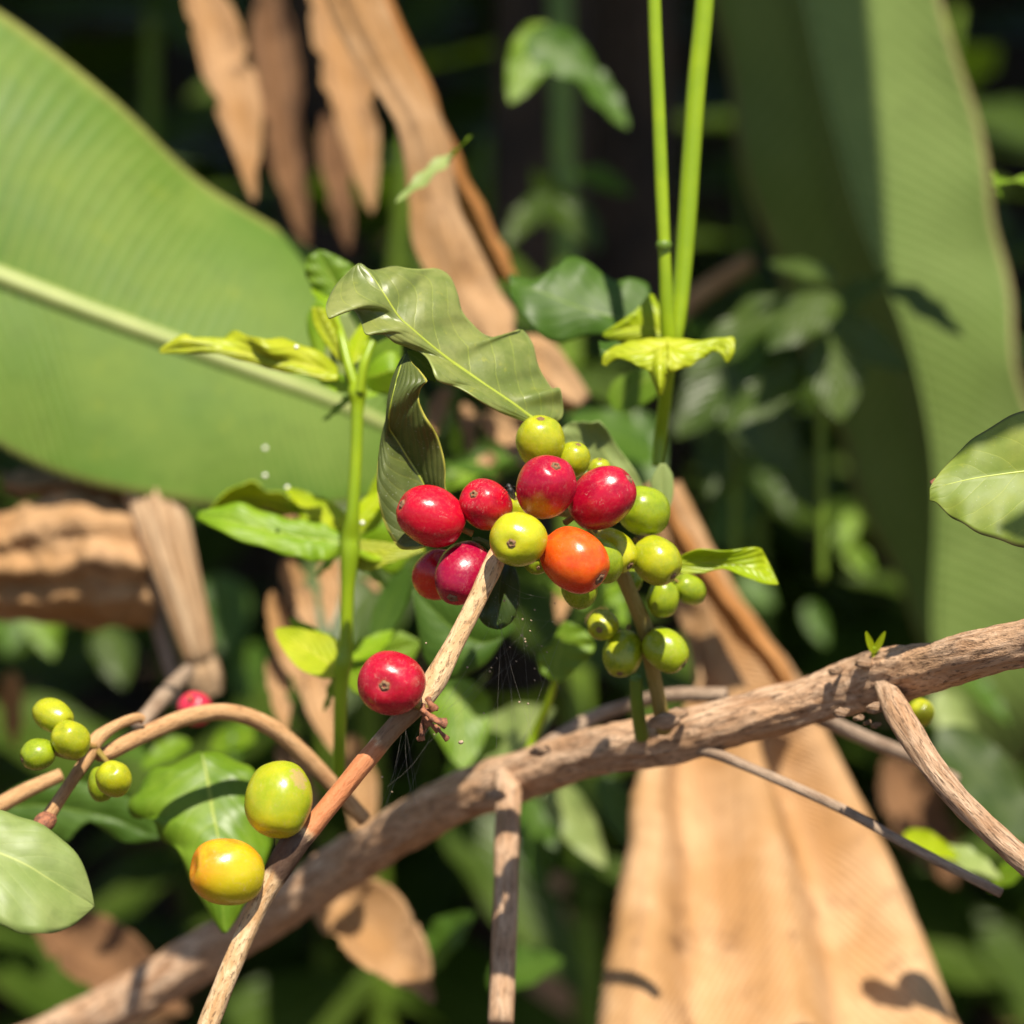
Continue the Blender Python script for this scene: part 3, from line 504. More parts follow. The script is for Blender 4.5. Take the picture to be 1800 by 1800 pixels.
# ------------------------------------------------------------------ right hand foreground leaf
t = empty('coffee_leaf', P(1960, 830, 0.665), 'sharp oval coffee leaf entering at the right edge, brown nick at its tip', 'leaf')
o, m_ = leaf3('blade', [(1990, 800, -5), (1930, 735, -2), (1860, 712, 0), (1800, 722, 2), (1760, 740, 3), (1720, 765, 4), (1690, 790, 4), (1660, 822, 3), (1645, 840, 1), (1634, 858, 0)],
      [(1990, 812, 0), (1930, 815, 0), (1860, 822, 0), (1800, 829, 0), (1760, 834, 0), (1720, 840, 0), (1690, 846, 0), (1665, 852, 0), (1648, 857, 0), (1634, 862, 0)],
      [(1990, 825, 4), (1930, 925, 0), (1860, 968, -4), (1800, 962, -6), (1760, 951, -7), (1720, 936, -6), (1690, 920, -4), (1665, 903, -2), (1645, 884, -1), (1634, 880, 0)],
      0.668, G['right_leaf'], t, nu=60, nv=12, camber=0.05, ripple=0.0005, nr=5)
midrib(m_, bpy.data.materials['leaf_midrib'], o, 0.0005, 0.0001, 0.0)
link('brown_nick', tube_mesh('brown_nick', [P(1637, 852, .6705), P(1646, 848, .6705), P(1652, 850, .671)], [.0007, .0008, .0003], ns=8, n=8, bumpy=.5, bf=3), G['stub'], t)
tube('petiole', [(1985, 812, .672, 5), (2040, 815, .675, 6), (2100, 830, .68, 8)], G['shoot2'], t, n=10)
t = empty('coffee_leaf', P(-40, 1560, 0.64), 'pale green coffee leaf poking in at the bottom left corner', 'leaf')
o, m_ = leaf3('blade', [(-160, 1480, 0), (-100, 1430, 0), (-40, 1424, 0), (10, 1428, 0), (60, 1445, 0), (110, 1475, 0), (150, 1530, 0), (165, 1590, 0)],
      [(-170, 1490, -3), (-110, 1480, -4), (-50, 1485, -5), (0, 1500, -6), (45, 1520, -6), (85, 1545, -5), (125, 1570, -3), (165, 1592, 0)],
      [(-170, 1520, -10), (-110, 1560, -14), (-50, 1600, -16), (0, 1625, -16), (45, 1640, -15), (90, 1640, -12), (130, 1625, -6), (165, 1594, 0)], 0.645, G['grey'], t, nu=40, camber=0.08, ripple=0.0005)
t = empty('coffee_leaf', P(360, 1330, 0.76), 'broad green coffee leaf with scalloped edge behind the lone green cherry', 'leaf')
o, m_ = leaf3('blade', [(352, 1322, 10), (300, 1342, 10), (262, 1362, 8), (235, 1395, 5), (228, 1430, 3), (265, 1440, 0), (282, 1470, -2), (315, 1500, -5), (340, 1560, -10), (392, 1640, -15)],
      [(355, 1325, 6), (360, 1345, 5), (365, 1370, 3), (370, 1400, 0), (375, 1430, -3), (381, 1460, -6), (386, 1490, -9), (390, 1530, -12), (392, 1580, -15), (395, 1640, -16)],
      [(360, 1322, 10), (400, 1330, 10), (440, 1350, 8), (465, 1390, 5), (475, 1430, 2), (480, 1470, 0), (470, 1510, -4), (450, 1560, -10), (425, 1600, -12), (398, 1640, -16)], 0.745, G['mid'], t, nu=60, camber=0.1, ripple=0.0012, nr=5)
t = empty('coffee_leaf', P(60, 1380, 0.8), 'dark green coffee leaf under the small green cherries at lower left', 'leaf')
leaf3('blade', [(0, 1400, 0), (60, 1370, 0), (130, 1372, 0), (200, 1390, 0), (262, 1430, 0), (280, 1470, 0)], [(0, 1420, 0), (70, 1415, 0), (140, 1425, 0), (200, 1440, 0), (245, 1458, 0), (280, 1472, 0)],
      [(0, 1450, 0), (60, 1470, 0), (115, 1482, 0), (150, 1440, 0), (215, 1480, 0), (280, 1475, 0)], 0.79, G['deep'], t, nu=40, camber=0.1, ripple=0.001)

# ------------------------------------------------------------------ green shoots
t = empty('green_shoot', P(597, 1360, 0.76), 'upright bright green coffee shoot with yellow-green leaves, left of the red cherries', 'plant')
tube('stem', [(596, 1400, .765, 11), (597, 1300, .76, 11), (600, 1200, .757, 13), (604, 1165, .756, 16), (608, 1130, .755, 12), (611, 1040, .753, 12), (615, 975, .752, 17), (616, 945, .752, 17), (620, 900, .75, 12), (626, 800, .75, 11), (628, 720, .75, 12), (628, 690, .75, 17), (630, 670, .75, 12)], G['shoot'], t, n=90)
for pts in ([(628, 690, .75, 9), (612, 640, .752, 9), (600, 590, .755, 7), (590, 555, .76, 4)], [(632, 690, .748, 8), (640, 640, .748, 8), (655, 600, .75, 6)], 
            [(618, 965, .752, 9), (660, 985, .755, 8), (700, 970, .76, 6)]):
    tube('side_stem', pts, G['shoot'], t, n=20)
L = []
L.append(leaf3('leaf', [(592, 672, 0), (540, 662, 0), (480, 650, 0), (420, 632, 0), (360, 620, 0), (320, 622, 0), (282, 621, 0)], [(592, 660, 4), (545, 645, 2), (490, 632, 0), (430, 622, 0), (370, 612, 0), (320, 612, 0), (281, 618, 0)],
     [(592, 650, 8), (550, 612, 5), (500, 598, 5), (455, 596, -4), (415, 586, 5), (380, 600, 8), (345, 596, 2), (325, 588, 0), (300, 600, 0), (280, 615, 0)], .745, G['yellow'], t, nu=50, camber=0.25, ripple=0.0012, nr=5))
leaf3('leaf', [(600, 640, 0), (570, 600, 0), (552, 570, 0), (548, 540, 0)], [(604, 640, 0), (590, 600, 0), (575, 570, 0), (560, 540, 0)], [(608, 640, 0), (606, 610, 0), (598, 580, 0), (580, 545, 0)], .755, G['yellow'], t, nu=20, camber=-.2)
leaf3('leaf', [(600, 540, 0), (560, 515, 0), (538, 485, 0), (540, 455, 0), (560, 440, 0)], [(612, 540, 0), (600, 515, 0), (585, 490, 0), (572, 465, 0), (562, 440, 0)], [(622, 530, 0), (640, 510, 0), (635, 480, 0), (600, 455, 0), (566, 440, 0)], .78, G['mid'], t, nu=24, camber=.15, ripple=.001)
leaf3('leaf', [(606, 680, 0), (570, 650, 0), (575, 600, 0), (600, 550, 0)], [(610, 680, 0), (600, 640, 0), (605, 600, 0), (606, 550, 0)], [(616, 680, 0), (630, 640, 0), (630, 590, 0), (612, 550, 0)], .765, G['grey'], t, nu=20)
leaf3('leaf', [(634, 680, 0), (640, 640, 0), (655, 610, 0), (690, 590, 0)], [(640, 682, 0), (660, 650, 0), (675, 625, 0), (695, 592, 0)], [(645, 685, 0), (680, 670, 0), (705, 630, 0), (702, 595, 0)], .765, G['mid'], t, nu=20)
leaf3('leaf', [(612, 930, 0), (570, 905, 0), (520, 880, 0), (470, 860, 0), (420, 850, 0), (360, 905, 0)], [(612, 938, 0), (565, 920, 0), (520, 890, 5), (470, 875, 8), (425, 875, 8), (358, 908, 0)],
      [(612, 945, 0), (570, 930, 0), (540, 915, 0), (510, 905, 8), (450, 895, 10), (356, 912, 0)], .80, G['lime'], t, nu=36, ripple=.001)
leaf3('leaf', [(612, 945, 0), (570, 922, 0), (530, 915, 0), (480, 905, 0), (420, 885, 0), (350, 900, 0)], [(612, 955, -2), (570, 950, -2), (530, 945, -2), (480, 935, -3), (420, 920, -3), (348, 905, 0)],
      [(605, 965, 0), (575, 985, -5), (540, 985, -5), (480, 968, -6), (410, 945, -6), (346, 912, 0)], .77, G['fresh'], t, nu=36, camber=.1, ripple=.001)
leaf3('leaf', [(620, 950, 0), (650, 950, 0), (690, 955, 0), (730, 960, 0)], [(620, 962, 0), (655, 966, 0), (700, 968, 0), (745, 964, 0)], [(618, 985, 0), (640, 1005, 0), (700, 985, 0), (748, 968, 0)], .755, G['yellow'], t, nu=20)
leaf3('leaf', [(622, 935, 0), (640, 900, 0), (650, 860, 0), (665, 830, 0)], [(626, 938, 0), (652, 910, 0), (668, 870, 0), (672, 832, 0)], [(630, 942, 0), (665, 925, 0), (685, 880, 0), (678, 835, 0)], .77, G['lime'], t, nu=20)
link('leaf', gleaf_mesh('leaf', P(606, 1182, .755), P(488, 1112, .772), 84*K*.76, V(-.3, .6, .75), sag=-.06, camber=.15, ripple=.04, nr=2.5, seed=1, tipp=.75), G['yellow'], t)
link('leaf', gleaf_mesh('leaf', P(604, 1160, .762), P(508, 1072, .785), 50*K*.76, V(.2, .7, .7), sag=.08, camber=.15, ripple=.04, nr=2.5, seed=2), G['fresh'], t)
leaf3('leaf', [(608, 1170, 0), (640, 1150, 0), (670, 1125, 0), (700, 1110, 0), (735, 1125, 0)], [(610, 1180, 0), (645, 1165, 0), (675, 1150, 0), (705, 1140, 0), (738, 1128, 0)], [(612, 1190, 0), (650, 1190, 0), (680, 1185, 0), (720, 1170, 0), (740, 1130, 0)], .80, G['mid'], t, nu=24, camber=.1)
leaf3('leaf', [(640, 1140, 0), (650, 1100, 0), (665, 1050, 0), (690, 1010, 0), (712, 990, 0)], [(645, 1142, 0), (668, 1100, 0), (690, 1055, 0), (705, 1020, 0), (715, 990, 0)], [(655, 1145, 0), (690, 1110, 0), (715, 1065, 0), (722, 1020, 0), (718, 990, 0)], .82, G['deep'], t, nu=20)
leaf3('leaf', [(640, 670, 0), (660, 690, 0), (690, 690, 0), (712, 660, 0)], [(642, 664, 0), (662, 660, -2), (690, 650, -3), (712, 655, 0)], [(645, 655, 0), (662, 630, 0), (692, 618, 0), (712, 650, 0)], .765, G['fresh'], t, nu=20)
leaf3('leaf', [(560, 640, 0), (545, 600, 0), (540, 560, 0), (556, 530, 0)], [(585, 650, 0), (570, 610, 0), (562, 570, 0), (560, 530, 0)], [(606, 660, 0), (600, 620, 0), (590, 570, 0), (566, 530, 0)], .775, G['fresh'], t, nu=20, camber=.15)
leaf3('leaf', [(632, 955, 0), (650, 985, 0), (690, 1010, 0), (716, 985, 0), (735, 960, 0)], [(630, 945, 0), (655, 955, 0), (690, 960, 0), (716, 955, 0), (736, 950, 0)], [(632, 935, 0), (655, 915, 0), (690, 910, 0), (718, 920, 0), (738, 942, 0)], .785, G['fresh'], t, nu=24, camber=.1)
leaf3('leaf', [(600, 1180, 0), (620, 1215, 0), (640, 1220, 0), (665, 1200, 0)], [(602, 1178, 0), (625, 1190, 0), (645, 1192, 0), (668, 1196, 0)], [(604, 1172, 0), (625, 1165, 0), (650, 1165, 0), (670, 1190, 0)], .775, G['fresh'], t, nu=20)
for i, (bx, by, tx, ty, wd, d, mk) in enumerate(((612, 690, 548, 640, 40, .77, 'fresh'), (640, 700, 705, 610, 44, .775, 'fresh'), (620, 700, 560, 735, 34, .78, 'mid'), (620, 640, 640, 560, 36, .765, 'lime'), (600, 560, 552, 470, 60, .785, 'fresh'),
                                                 (614, 930, 500, 850, 48, .785, 'lime'), (622, 925, 676, 850, 44, .765, 'lime'), (612, 960, 545, 1010, 44, .80, 'mid'), (622, 975, 690, 1030, 44, .79, 'mid'), (608, 1170, 690, 1100, 56, .79, 'fresh'), (596, 1190, 560, 1250, 34, .78, 'mid'))):
    link('leaf', gleaf_mesh('leaf', P(bx, by, d-.012), P(tx, ty, d), wd*K*d, V(.3*math.sin(i*2), .6, .75), sag=.08, camber=.2, ripple=.06, nr=3, seed=i, nu=28, nv=6), G[mk], t)
for x, y, d in ((521, 610, .735), (466, 788, .82), (466, 836, .80), (505, 857, .79), (637, 919, .75)):  # pale beads standing in for blurred white highlight discs
    bm = bmesh.new(); bmesh.ops.create_icosphere(bm, subdivisions=2, radius=4.2*K*d); me = bpy.data.meshes.new('glint_bead'); bm.to_mesh(me); bm.free()
    if 'glint' not in G: G['glint'] = mat_plain('pale_highlight', (0.85, 0.85, 0.72), (0.8, 0.8, 0.65), 50, 0.15)
    o = link('highlight_bead', me, G['glint'], t); o.location = P(x, y, d-.003); bpy_parent_inv(o, t)

t = empty('double_green_stem', P(1165, 790, 0.75), 'pair of upright green stems right of centre with a horned lime leaf', 'plant')
tube('stem', [(1156, 820, .755, 10), (1162, 760, .755, 12), (1170, 690, .75, 12), (1176, 610, .745, 15), (1172, 540, .742, 13), (1168, 440, .74, 11), (1163, 330, .74, 12), (1158, 200, .74, 12), (1152, 60, .74, 12), (1146, -140, .74, 11)], G['shoot'], t, n=80, ns=18)
tube('stem', [(1178, 640, .748, 10), (1190, 570, .748, 15), (1200, 480, .748, 16), (1208, 380, .748, 17), (1214, 290, .748, 17), (1224, 150, .748, 17), (1236, 30, .748, 17), (1248, -140, .748, 16)], G['shoot'], t, n=60, ns=18)
tube('node_ring', [(1167, 424, .739, 12), (1167, 430, .739, 14), (1168, 438, .739, 12)], G['shoot2'], t, n=8)
leaf3('leaf', [(1150, 606, 0), (1100, 598, 0), (1070, 588, 0), (1030, 590, 4), (990, 602, 2), (950, 590, 0), (920, 555, 0), (897, 520, 0)], [(1150, 570, 5), (1110, 565, 5), (1070, 556, 5), (1030, 545, 5), (990, 530, 5), (955, 515, 5), (925, 505, 5), (896, 500, 5)],
      [(1152, 540, 9), (1138, 500, 10), (1110, 488, 9), (1085, 495, 10), (1060, 480, 12), (1030, 460, 12), (1000, 450, 14), (975, 470, 10), (940, 490, 11), (895, 482, 6)], .775, G['deep'], t, nu=60, camber=.05, ripple=.0004, nr=4)
leaf3('leaf', [(1174, 602, 0), (1140, 603, 0), (1100, 600, 0), (1068, 595, 0), (1060, 590, 0)], [(1172, 585, 0), (1150, 578, 0), (1120, 576, 0), (1090, 580, 0), (1060, 588, 0)], [(1170, 565, 0), (1155, 530, 4), (1142, 518, 4), (1115, 548, 0), (1060, 586, 0)], .755, G['lime'], t, nu=30, camber=.15)
# horned leaf: pale blade with three drooping points
leaf3('leaf', [(1165, 597, 6), (1195, 600, 6), (1240, 600, 4), (1275, 594, 2), (1291, 596, 0), (1290, 620, -2), (1280, 637, -2)], [(1172, 604, 0), (1195, 615, -2), (1225, 617, -2), (1250, 610, -1), (1265, 612, -1), (1275, 622, -2), (1279, 637, -2)],
      [(1172, 650, -8), (1185, 652, -8), (1210, 645, -6), (1235, 630, -4), (1252, 618, -2), (1266, 622, -2), (1276, 637, -2)], .735, G['yellow'], t, nu=40, camber=.2, ripple=.0004)
leaf3('leaf', [(1180, 597, 6), (1140, 598, 6), (1105, 602, 4), (1080, 610, 2), (1062, 622, 0), (1058, 640, 0)], [(1172, 606, 0), (1140, 618, -2), (1110, 622, -2), (1085, 625, -1), (1070, 633, 0), (1062, 643, 0)],
      [(1174, 660, -8), (1145, 655, -6), (1115, 640, -5), (1090, 630, -3), (1075, 636, -1), (1066, 643, 0)], .735, G['yellow'], t, nu=40, camber=.2, ripple=.0004)
leaf3('leaf', [(1135, 630, 0), (1142, 655, -3), (1150, 675, -5), (1156, 692, -6)], [(1162, 612, -2), (1160, 645, -7), (1160, 675, -9), (1160, 694, -8)], [(1190, 630, 0), (1175, 655, -3), (1170, 675, -5), (1165, 694, -6)], .7335, G['yellow'], t, nu=20, camber=.2)
leaf3('leaf', [(1110, 618, 0), (1085, 600, 2), (1066, 602, 3), (1052, 600, 4)], [(1100, 625, 0), (1080, 618, 0), (1062, 618, 0), (1054, 612, 0)], [(1090, 632, 0), (1072, 640, 0), (1060, 636, 0), (1055, 622, 0)], .74, G['deep'], t, nu=16)
leaf3('leaf', [(1165, 640, 0), (1120, 650, 0), (1080, 670, 0), (1068, 700, 0), (1080, 722, 0)], [(1165, 655, 0), (1130, 670, 0), (1105, 685, 0), (1090, 705, 0), (1082, 722, 0)], [(1165, 680, 0), (1150, 700, 0), (1125, 715, 0), (1100, 722, 0), (1085, 723, 0)], .82, G['mid'], t, nu=24)

# ------------------------------------------------------------------ coffee cherries
def fruit_mesh():
    """unit cherry, calyx at +z, shallow dimple at both poles, two faint seed furrows"""
    nth, nph = 40, 48; me = bpy.data.meshes.new('fruit'); vs = []; fs = []
    for i in range(nth+1):
        th = math.pi*i/nth
        for j in range(nph):
            ph = 2*math.pi*j/nph
            r = abs(math.sin(th))**0.86; z = math.cos(th)
            z -= 0.06*math.exp(-(th/0.22)**2) - 0.10*math.exp(-((math.pi-th)/0.28)**2)
            r *= 1 - 0.012*math.cos(2*ph) - 0.012*abs(math.sin(ph))**14
            vs.append((r*math.cos(ph), r*math.sin(ph), z))
    for i in range(nth):
        for j in range(nph): a = i*nph+j; b = i*nph+(j+1) % nph; fs.append((a, a+nph, b+nph, b))
    me.from_pydata(vs, [], fs)
    bm = bmesh.new(); bm.from_mesh(me); bmesh.ops.remove_doubles(bm, verts=bm.verts, dist=1e-5); bmesh.ops.recalc_face_normals(bm, faces=bm.faces)
    for v in bm.verts: v.co += v.co.normalized()*(0.045*noise.noise(v.co*1.3+Vector((3, 1, 5)))+0.008*noise.noise(v.co*5))
    bm.to_mesh(me); bm.free(); return me
def calyx_mesh(rad=0.15):
    prof = [(0.0, 0.915), (0.35, 0.915), (0.40, 0.985), (0.62, 1.0), (0.85, 0.975), (1.05, 0.945), (1.1, 0.90)]; n = 22; vs = []; fs = []
    for k, (r, z) in enumerate(prof):
        for j in range(n):
            a = 2*math.pi*j/n; q = 1+0.16*math.sin(5*a+k)+0.10*noise.noise(Vector((math.cos(a)*3, math.sin(a)*3, k)))
            vs.append((rad*r*q*math.cos(a), rad*r*q*math.sin(a), z + (0.012*math.sin(5*a) if 1 < k < 5 else 0)))
    for k in range(len(prof)-1):
        for j in range(n): a = k*n+j; b = k*n+(j+1) % n; fs.append((a, b, b+n, a+n))
    me = bpy.data.meshes.new('calyx'); me.from_pydata(vs, [], fs); return me
FM = fruit_mesh(); CM = calyx_mesh(); CB = calyx_mesh(0.20)
def cherry(label, x, y, d, a, b, ax, mat, group, roll=0.0, flat=0.95, big=False, stalk=True, scar=None):
    """centre (x, y) at depth d; a = half length along the calyx axis, b = half width, photo pixels; ax = axis (right, up, to camera)"""
    t = empty('coffee_cherry', P(x, y, d), label, 'coffee cherry', group)
    s = K*d; z = V(*ax).normalized(); q = z.to_track_quat('Z', 'Y') @ Quaternion((0, 0, 1), roll)
    t.rotation_euler = q.to_euler(); t.scale = (b*s, b*flat*s, a*s)
    for nm, me, mt in (('fruit', FM, mat), ('calyx', CB if big else CM, G['husk'])):
        m2 = me.copy(); m2.materials.clear(); m2.materials.append(mt)
        for p in m2.polygons: p.use_smooth = True
        o = bpy.data.objects.new(nm, m2); COL.objects.link(o); o.parent = t
    if stalk:
        me = tube_mesh('stalk', [Vector((0, 0, -0.85)), Vector((0.02, 0, -1.05)), Vector((0.06, 0, -1.3))], [0.13, 0.10, 0.12], ns=10, n=10); me.materials.append(G['greenstem'])
        for p in me.polygons: p.use_smooth = True
        o = bpy.data.objects.new('stalk', me); COL.objects.link(o); o.parent = t
    return t
def loc_dir(ax, roll, dirv):
    z = V(*ax).normalized(); q = z.to_track_quat('Z', 'Y') @ Quaternion((0, 0, 1), roll); return tuple(q.inverted() @ V(*dirv).normalized())
RED1, RED2 = (0.46, 0.003, 0.018), (0.33, 0.002, 0.018)
YG1, YG2 = (0.37, 0.38, 0.008), (0.27, 0.31, 0.010)
GR1, GR2 = (0.25, 0.32, 0.008), (0.17, 0.24, 0.008)
RIPE = 'ripe red cherries of the central cluster'; GRN = 'green cherries'
def mf(*a, **k): return mat_fruit('cherry_skin', *a, **k)
m_g = [mf(GR1, GR2, seed=i*3.3, streak=0.12, rough=0.32) for i in range(4)]
m_y = [mf(YG1, YG2, seed=20+i*3.3, streak=0.15, rough=0.3) for i in range(3)]
A1 = (-0.86, 0.36, 0.30)
cherry('large glossy red cherry at the left end of the cluster, over the curled leaf', 759, 908, .672, 62, 55, A1, mf(RED1, (0.46, .003, .02), seed=1), RIPE)
A2 = (-0.45, 0.38, 0.80)
cherry('smaller red cherry between the leftmost and the topmost red cherries, beside the fly', 854, 887, .673, 50, 46, A2, mf(RED1, RED2, (0.45, 0.10, 0.01), g=loc_dir(A2, 0, (0.5, -0.7, 0.3)), g0=.55, g1=1.1, seed=2, streak=0.5), RIPE)
A3 = (0.28, 0.62, 0.70)
cherry('topmost red cherry, centre of the cluster, yellow-orange patch at its bottom', 960, 856, .668, 60, 54, A3, mf((0.40, .003, .024), (0.30, .002, .022), (0.50, 0.20, 0.008), g=loc_dir(A3, 0, (-0.25, -0.9, 0.3)), g0=.62, g1=.95, seed=3, gnoise=.7), RIPE)
A4 = (0.72, 0.50, 0.30)
cherry('largest deep red cherry at the right of the cluster, above the orange one', 1058, 875, .675, 64, 55, A4, mf((0.42, .003, .024), (0.30, .002, .02), seed=4), RIPE)
A7 = (-0.32, -0.72, 0.52)
cherry('crimson cherry tucked left of the twig, dark calyx pointing down', 815, 1007, .675, 60, 50, A7, mf((0.30, .003, .030), (0.24, .002, .03), (0.55, .01, .02), g=loc_dir(A7, 0, (0.3, -0.9, 0.2)), g0=.6, g1=1.1, seed=5), RIPE, big=True)
A8 = (-0.3, -0.5, 0.1)
cherry('bright red cherry half hidden behind the crimson one', 768, 1010, .687, 49, 44, (-0.3, -0.6, -0.7), mf((0.44, .004, .02), (0.50, .01, .015), (0.58, .025, .01), g=loc_dir((-0.3, -0.6, -0.7), 0, (-.2, -0.8, 0.3)), g0=0, g1=.6, seed=6), RIPE)
A5 = (-0.25, -0.14, 0.95)
cherry('yellow-green cherry in the middle of the cluster with its round calyx facing out', 911, 948, .658, 52, 51, A5, mf((0.42, 0.43, .012), (0.50, 0.47, .012), (0.28, .36, .01), g=loc_dir(A5, 0, (0, -1, 0.1)), g0=.3, g1=1, seed=7, streak=.15, rough=.28), 'yellow-green cherries')
A6 = (0.66, -0.52, 0.42)
cherry('orange ripening cherry at the front right of the cluster', 1010, 984, .664, 64, 57, A6, mf((0.62, 0.06, .005), (0.68, .11, .008), (0.56, .025, .005), g=loc_dir(A6, 0, (0.1, -1, -.2)), g0=.15, g1=.8, seed=8, streak=.1, speck=.5), 'orange cherries', big=True)
cherry('topmost yellow-green cherry under the large front leaf', 950, 776, .686, 46, 44, (0.0, 0.8, 0.4), m_y[0], 'yellow-green cherries', stalk=False)
cherry('small yellow-green cherry wedged right of the topmost green one', 1008, 808, .688, 32, 31, (0.25, 0.8, 0.4), m_y[1], 'yellow-green cherries', stalk=False)
cherry('sliver of yellow-green cherry behind the largest red one', 1054, 829, .696, 24, 22, (0.0, 0.8, 0.3), m_y[2], 'yellow-green cherries')
cherry('big green cherry at the right, half behind the largest red one', 1131, 898, .692, 47, 46, (0.6, -0.3, -0.5), m_g[0], GRN)
cherry('yellow cherry half in shadow behind the orange one, dark calyx at its lower right', 1080, 968, .686, 45, 36, (0.55, -0.55, 0.45), mf(YG1, (0.48, .46, .01), seed=33), 'yellow-green cherries', big=True)
cherry('dark green cherry squeezed between the orange and the yellow one', 1054, 985, .679, 46, 38, (0.5, -0.5, -0.5), m_g[1], GRN)
cherry('dark green cherry hanging right under the orange one', 1018, 1034, .680, 36, 33, (0.1, -0.9, -0.3), m_g[2], GRN)
cherry('dim green cherry low in the gap between the yellow-green and orange cherries', 944, 985, .676, 27, 25, (0.1, -0.5, 0.85), m_g[3], GRN)
cherry('green cherry deep in the cluster, seen above the middle yellow-green one', 915, 897, .688, 33, 30, (-0.2, 0.5, 0.5), m_y[0], GRN)
cherry('round green cherry right of the cluster, small dark calyx at lower right', 1154, 985, .688, 46, 43, (0.62, -0.60, 0.42), m_y[1], GRN)
cherry('green cherry hanging below the round right one, left of its twin', 1165, 1052, .706, 34, 29, (0.0, -0.9, -0.2), m_g[0], GRN)
cherry('rightmost green cherry of the hanging pair', 1211, 1036, .711, 32, 27, (0.6, -0.4, -0.4), m_g[1], GRN)
cherry('bit of small green cherry behind the stem under the round right one', 1112, 1020, .712, 20, 18, (0.0, -0.9, -0.2), m_g[2], GRN, stalk=False)
cherry('small oval green cherry with pinkish calyx, left of the stem', 1060, 1099, .710, 30, 28, (-0.25, -0.25, 0.9), m_y[2], GRN, big=True)
cherry('oval green cherry partly in shade at the foot of the stem, upright', 1095, 1148, .712, 43, 36, (-0.15, -0.80, 0.45), mf((0.34, 0.38, .01), GR2, seed=44), GRN)
cherry('oval green cherry leaning right at the foot of the stem', 1170, 1142, .708, 44, 38, (0.70, -0.60, 0.25), mf(GR1, (0.30, 0.36, .01), seed=48), GRN)
AL = (-0.17, -0.02, 0.95)
cherry('single red cherry apart on the twig, below left of the cluster', 688, 1201, .650, 60, 60, AL, mf((0.46, .006, .028), (0.33, .003, .015), (0.50, .10, .08), g=loc_dir(AL, 0, (0.75, 0.02, 0.65)), g0=.965, g1=1.03, gnoise=.12, seed=9, streak=.35, rough=.3), 'single ripe cherries')
AG = (0.05, 0.9, -0.4)
cherry('single plump yellow-green cherry at the bottom left, brown scar on its shoulder', 490, 1406, .648, 69, 60, AG, mf((0.27, .33, .008), (0.36, .37, .008), (0.46, .42, .012), g=loc_dir(AG, 0, (-0.3, -0.8, 0.4)), g0=.3, g1=1, seed=10, scar=loc_dir(AG, 0, (0.60, 0.62, 0.45)), streak=.2), 'single unripe cherries', stalk=False)
tube('fruit_stalk', [(705, 1225, .654, 7), (728, 1236, .654, 7), (748, 1246, .657, 8)], G['greenstem'], ct, n=8)
tube('fruit_stalk', [(492, 1470, .652, 9), (494, 1500, .655, 9), (500, 1530, .658, 9)], G['shoot2'], ct, n=8)
cherry('orange-yellow cherry cut by the bottom left, mostly below the pale leaf', 398, 1532, .645, 66, 62, (0.9, -0.2, -0.4), mf((0.62, .34, .008), (0.66, .22, .008), (0.5, .42, .01), g=loc_dir((0.9, -0.2, -0.4), 0, (0.5, -0.4, 0.5)), g0=0, g1=.9, seed=11), 'orange cherries', stalk=False)
cherry('blurred pink-red cherry behind the arching twig under the dry stalk', 343, 1246, .79, 34, 31, (0.1, -0.5, -0.8), mf((0.55, .02, .05), (0.5, .02, .06), seed=12), 'single ripe cherries')
for i, (lb, x, y, a, b, ax, d) in enumerate([
    ('upper green cherry of the small group at the left', 93, 1258, 40, 30, (-0.7, 0.3, -0.4), .695), ('middle green cherry of the small left group, largest', 124, 1300, 36, 34, (0.4, -0.5, -0.5), .690),
    ('lowest left green cherry of the small left group', 67, 1326, 31, 29, (-0.85, -0.3, 0.35), .690), ('green cherry hanging alone under the bent twig', 200, 1369, 34, 32, (0.1, -0.6, -0.7), .690),
    ('half hidden green cherry behind the one under the bent twig', 178, 1378, 32, 24, (0.0, -0.9, -0.2), .700), ('blurred green cherry under the right end of the branch', 1619, 1252, 26, 24, (0.2, -0.5, -0.6), .735)]):
    cherry(lb, x, y, d, a, b, ax, [m_y, m_g][i in (2, 4)][i % 3], GRN, stalk=False)

# ------------------------------------------------------------------ fly on the cluster
t = empty('fly', P(897, 862, .664), 'tiny black fly perched between two red cherries', 'fly')
bk = mat_plain('fly_black', (0.006, 0.006, 0.006), (0.03, 0.026, 0.02), 4000, 0.55)
link('body', tube_mesh('body', [P(893, 850, .6555), P(894, 854, .655), P(896, 858, .6545), P(897, 861, .654), P(899, 866, .6545), P(902, 873, .656), P(904, 877, .657)],
     [.0001, .0006, .00045, .0007, .00075, .0006, .0001], ns=12, n=28), bk, t)
wg = NT('fly_wing'); wg.b.inputs['Base Color'].default_value = (0.06, 0.05, 0.04, 1); wg.b.inputs['Alpha'].default_value = 0.4; wg.b.inputs['Roughness'].default_value = 0.2
for s in (-1, 1): link('wing', gleaf_mesh('wing', P(897, 860, .6535), P(901+4*s, 880, .654), 6*K*.66, -FW, nu=10, nv=3, ripple=0), wg.m, t)
for s, e in ((-1, 0), (-1, 1), (-1, 2), (1, 0), (1, 1), (1, 2)):
    x0, y0 = 897, 858+e*3.5
    link('leg', tube_mesh('leg', [P(x0, y0, .6545), P(x0+s*8, y0-3+e*4, .6535), P(x0+s*14, y0+3+e*5, .664)], [.00008, .00006, .00005], ns=6, n=10), bk, t)

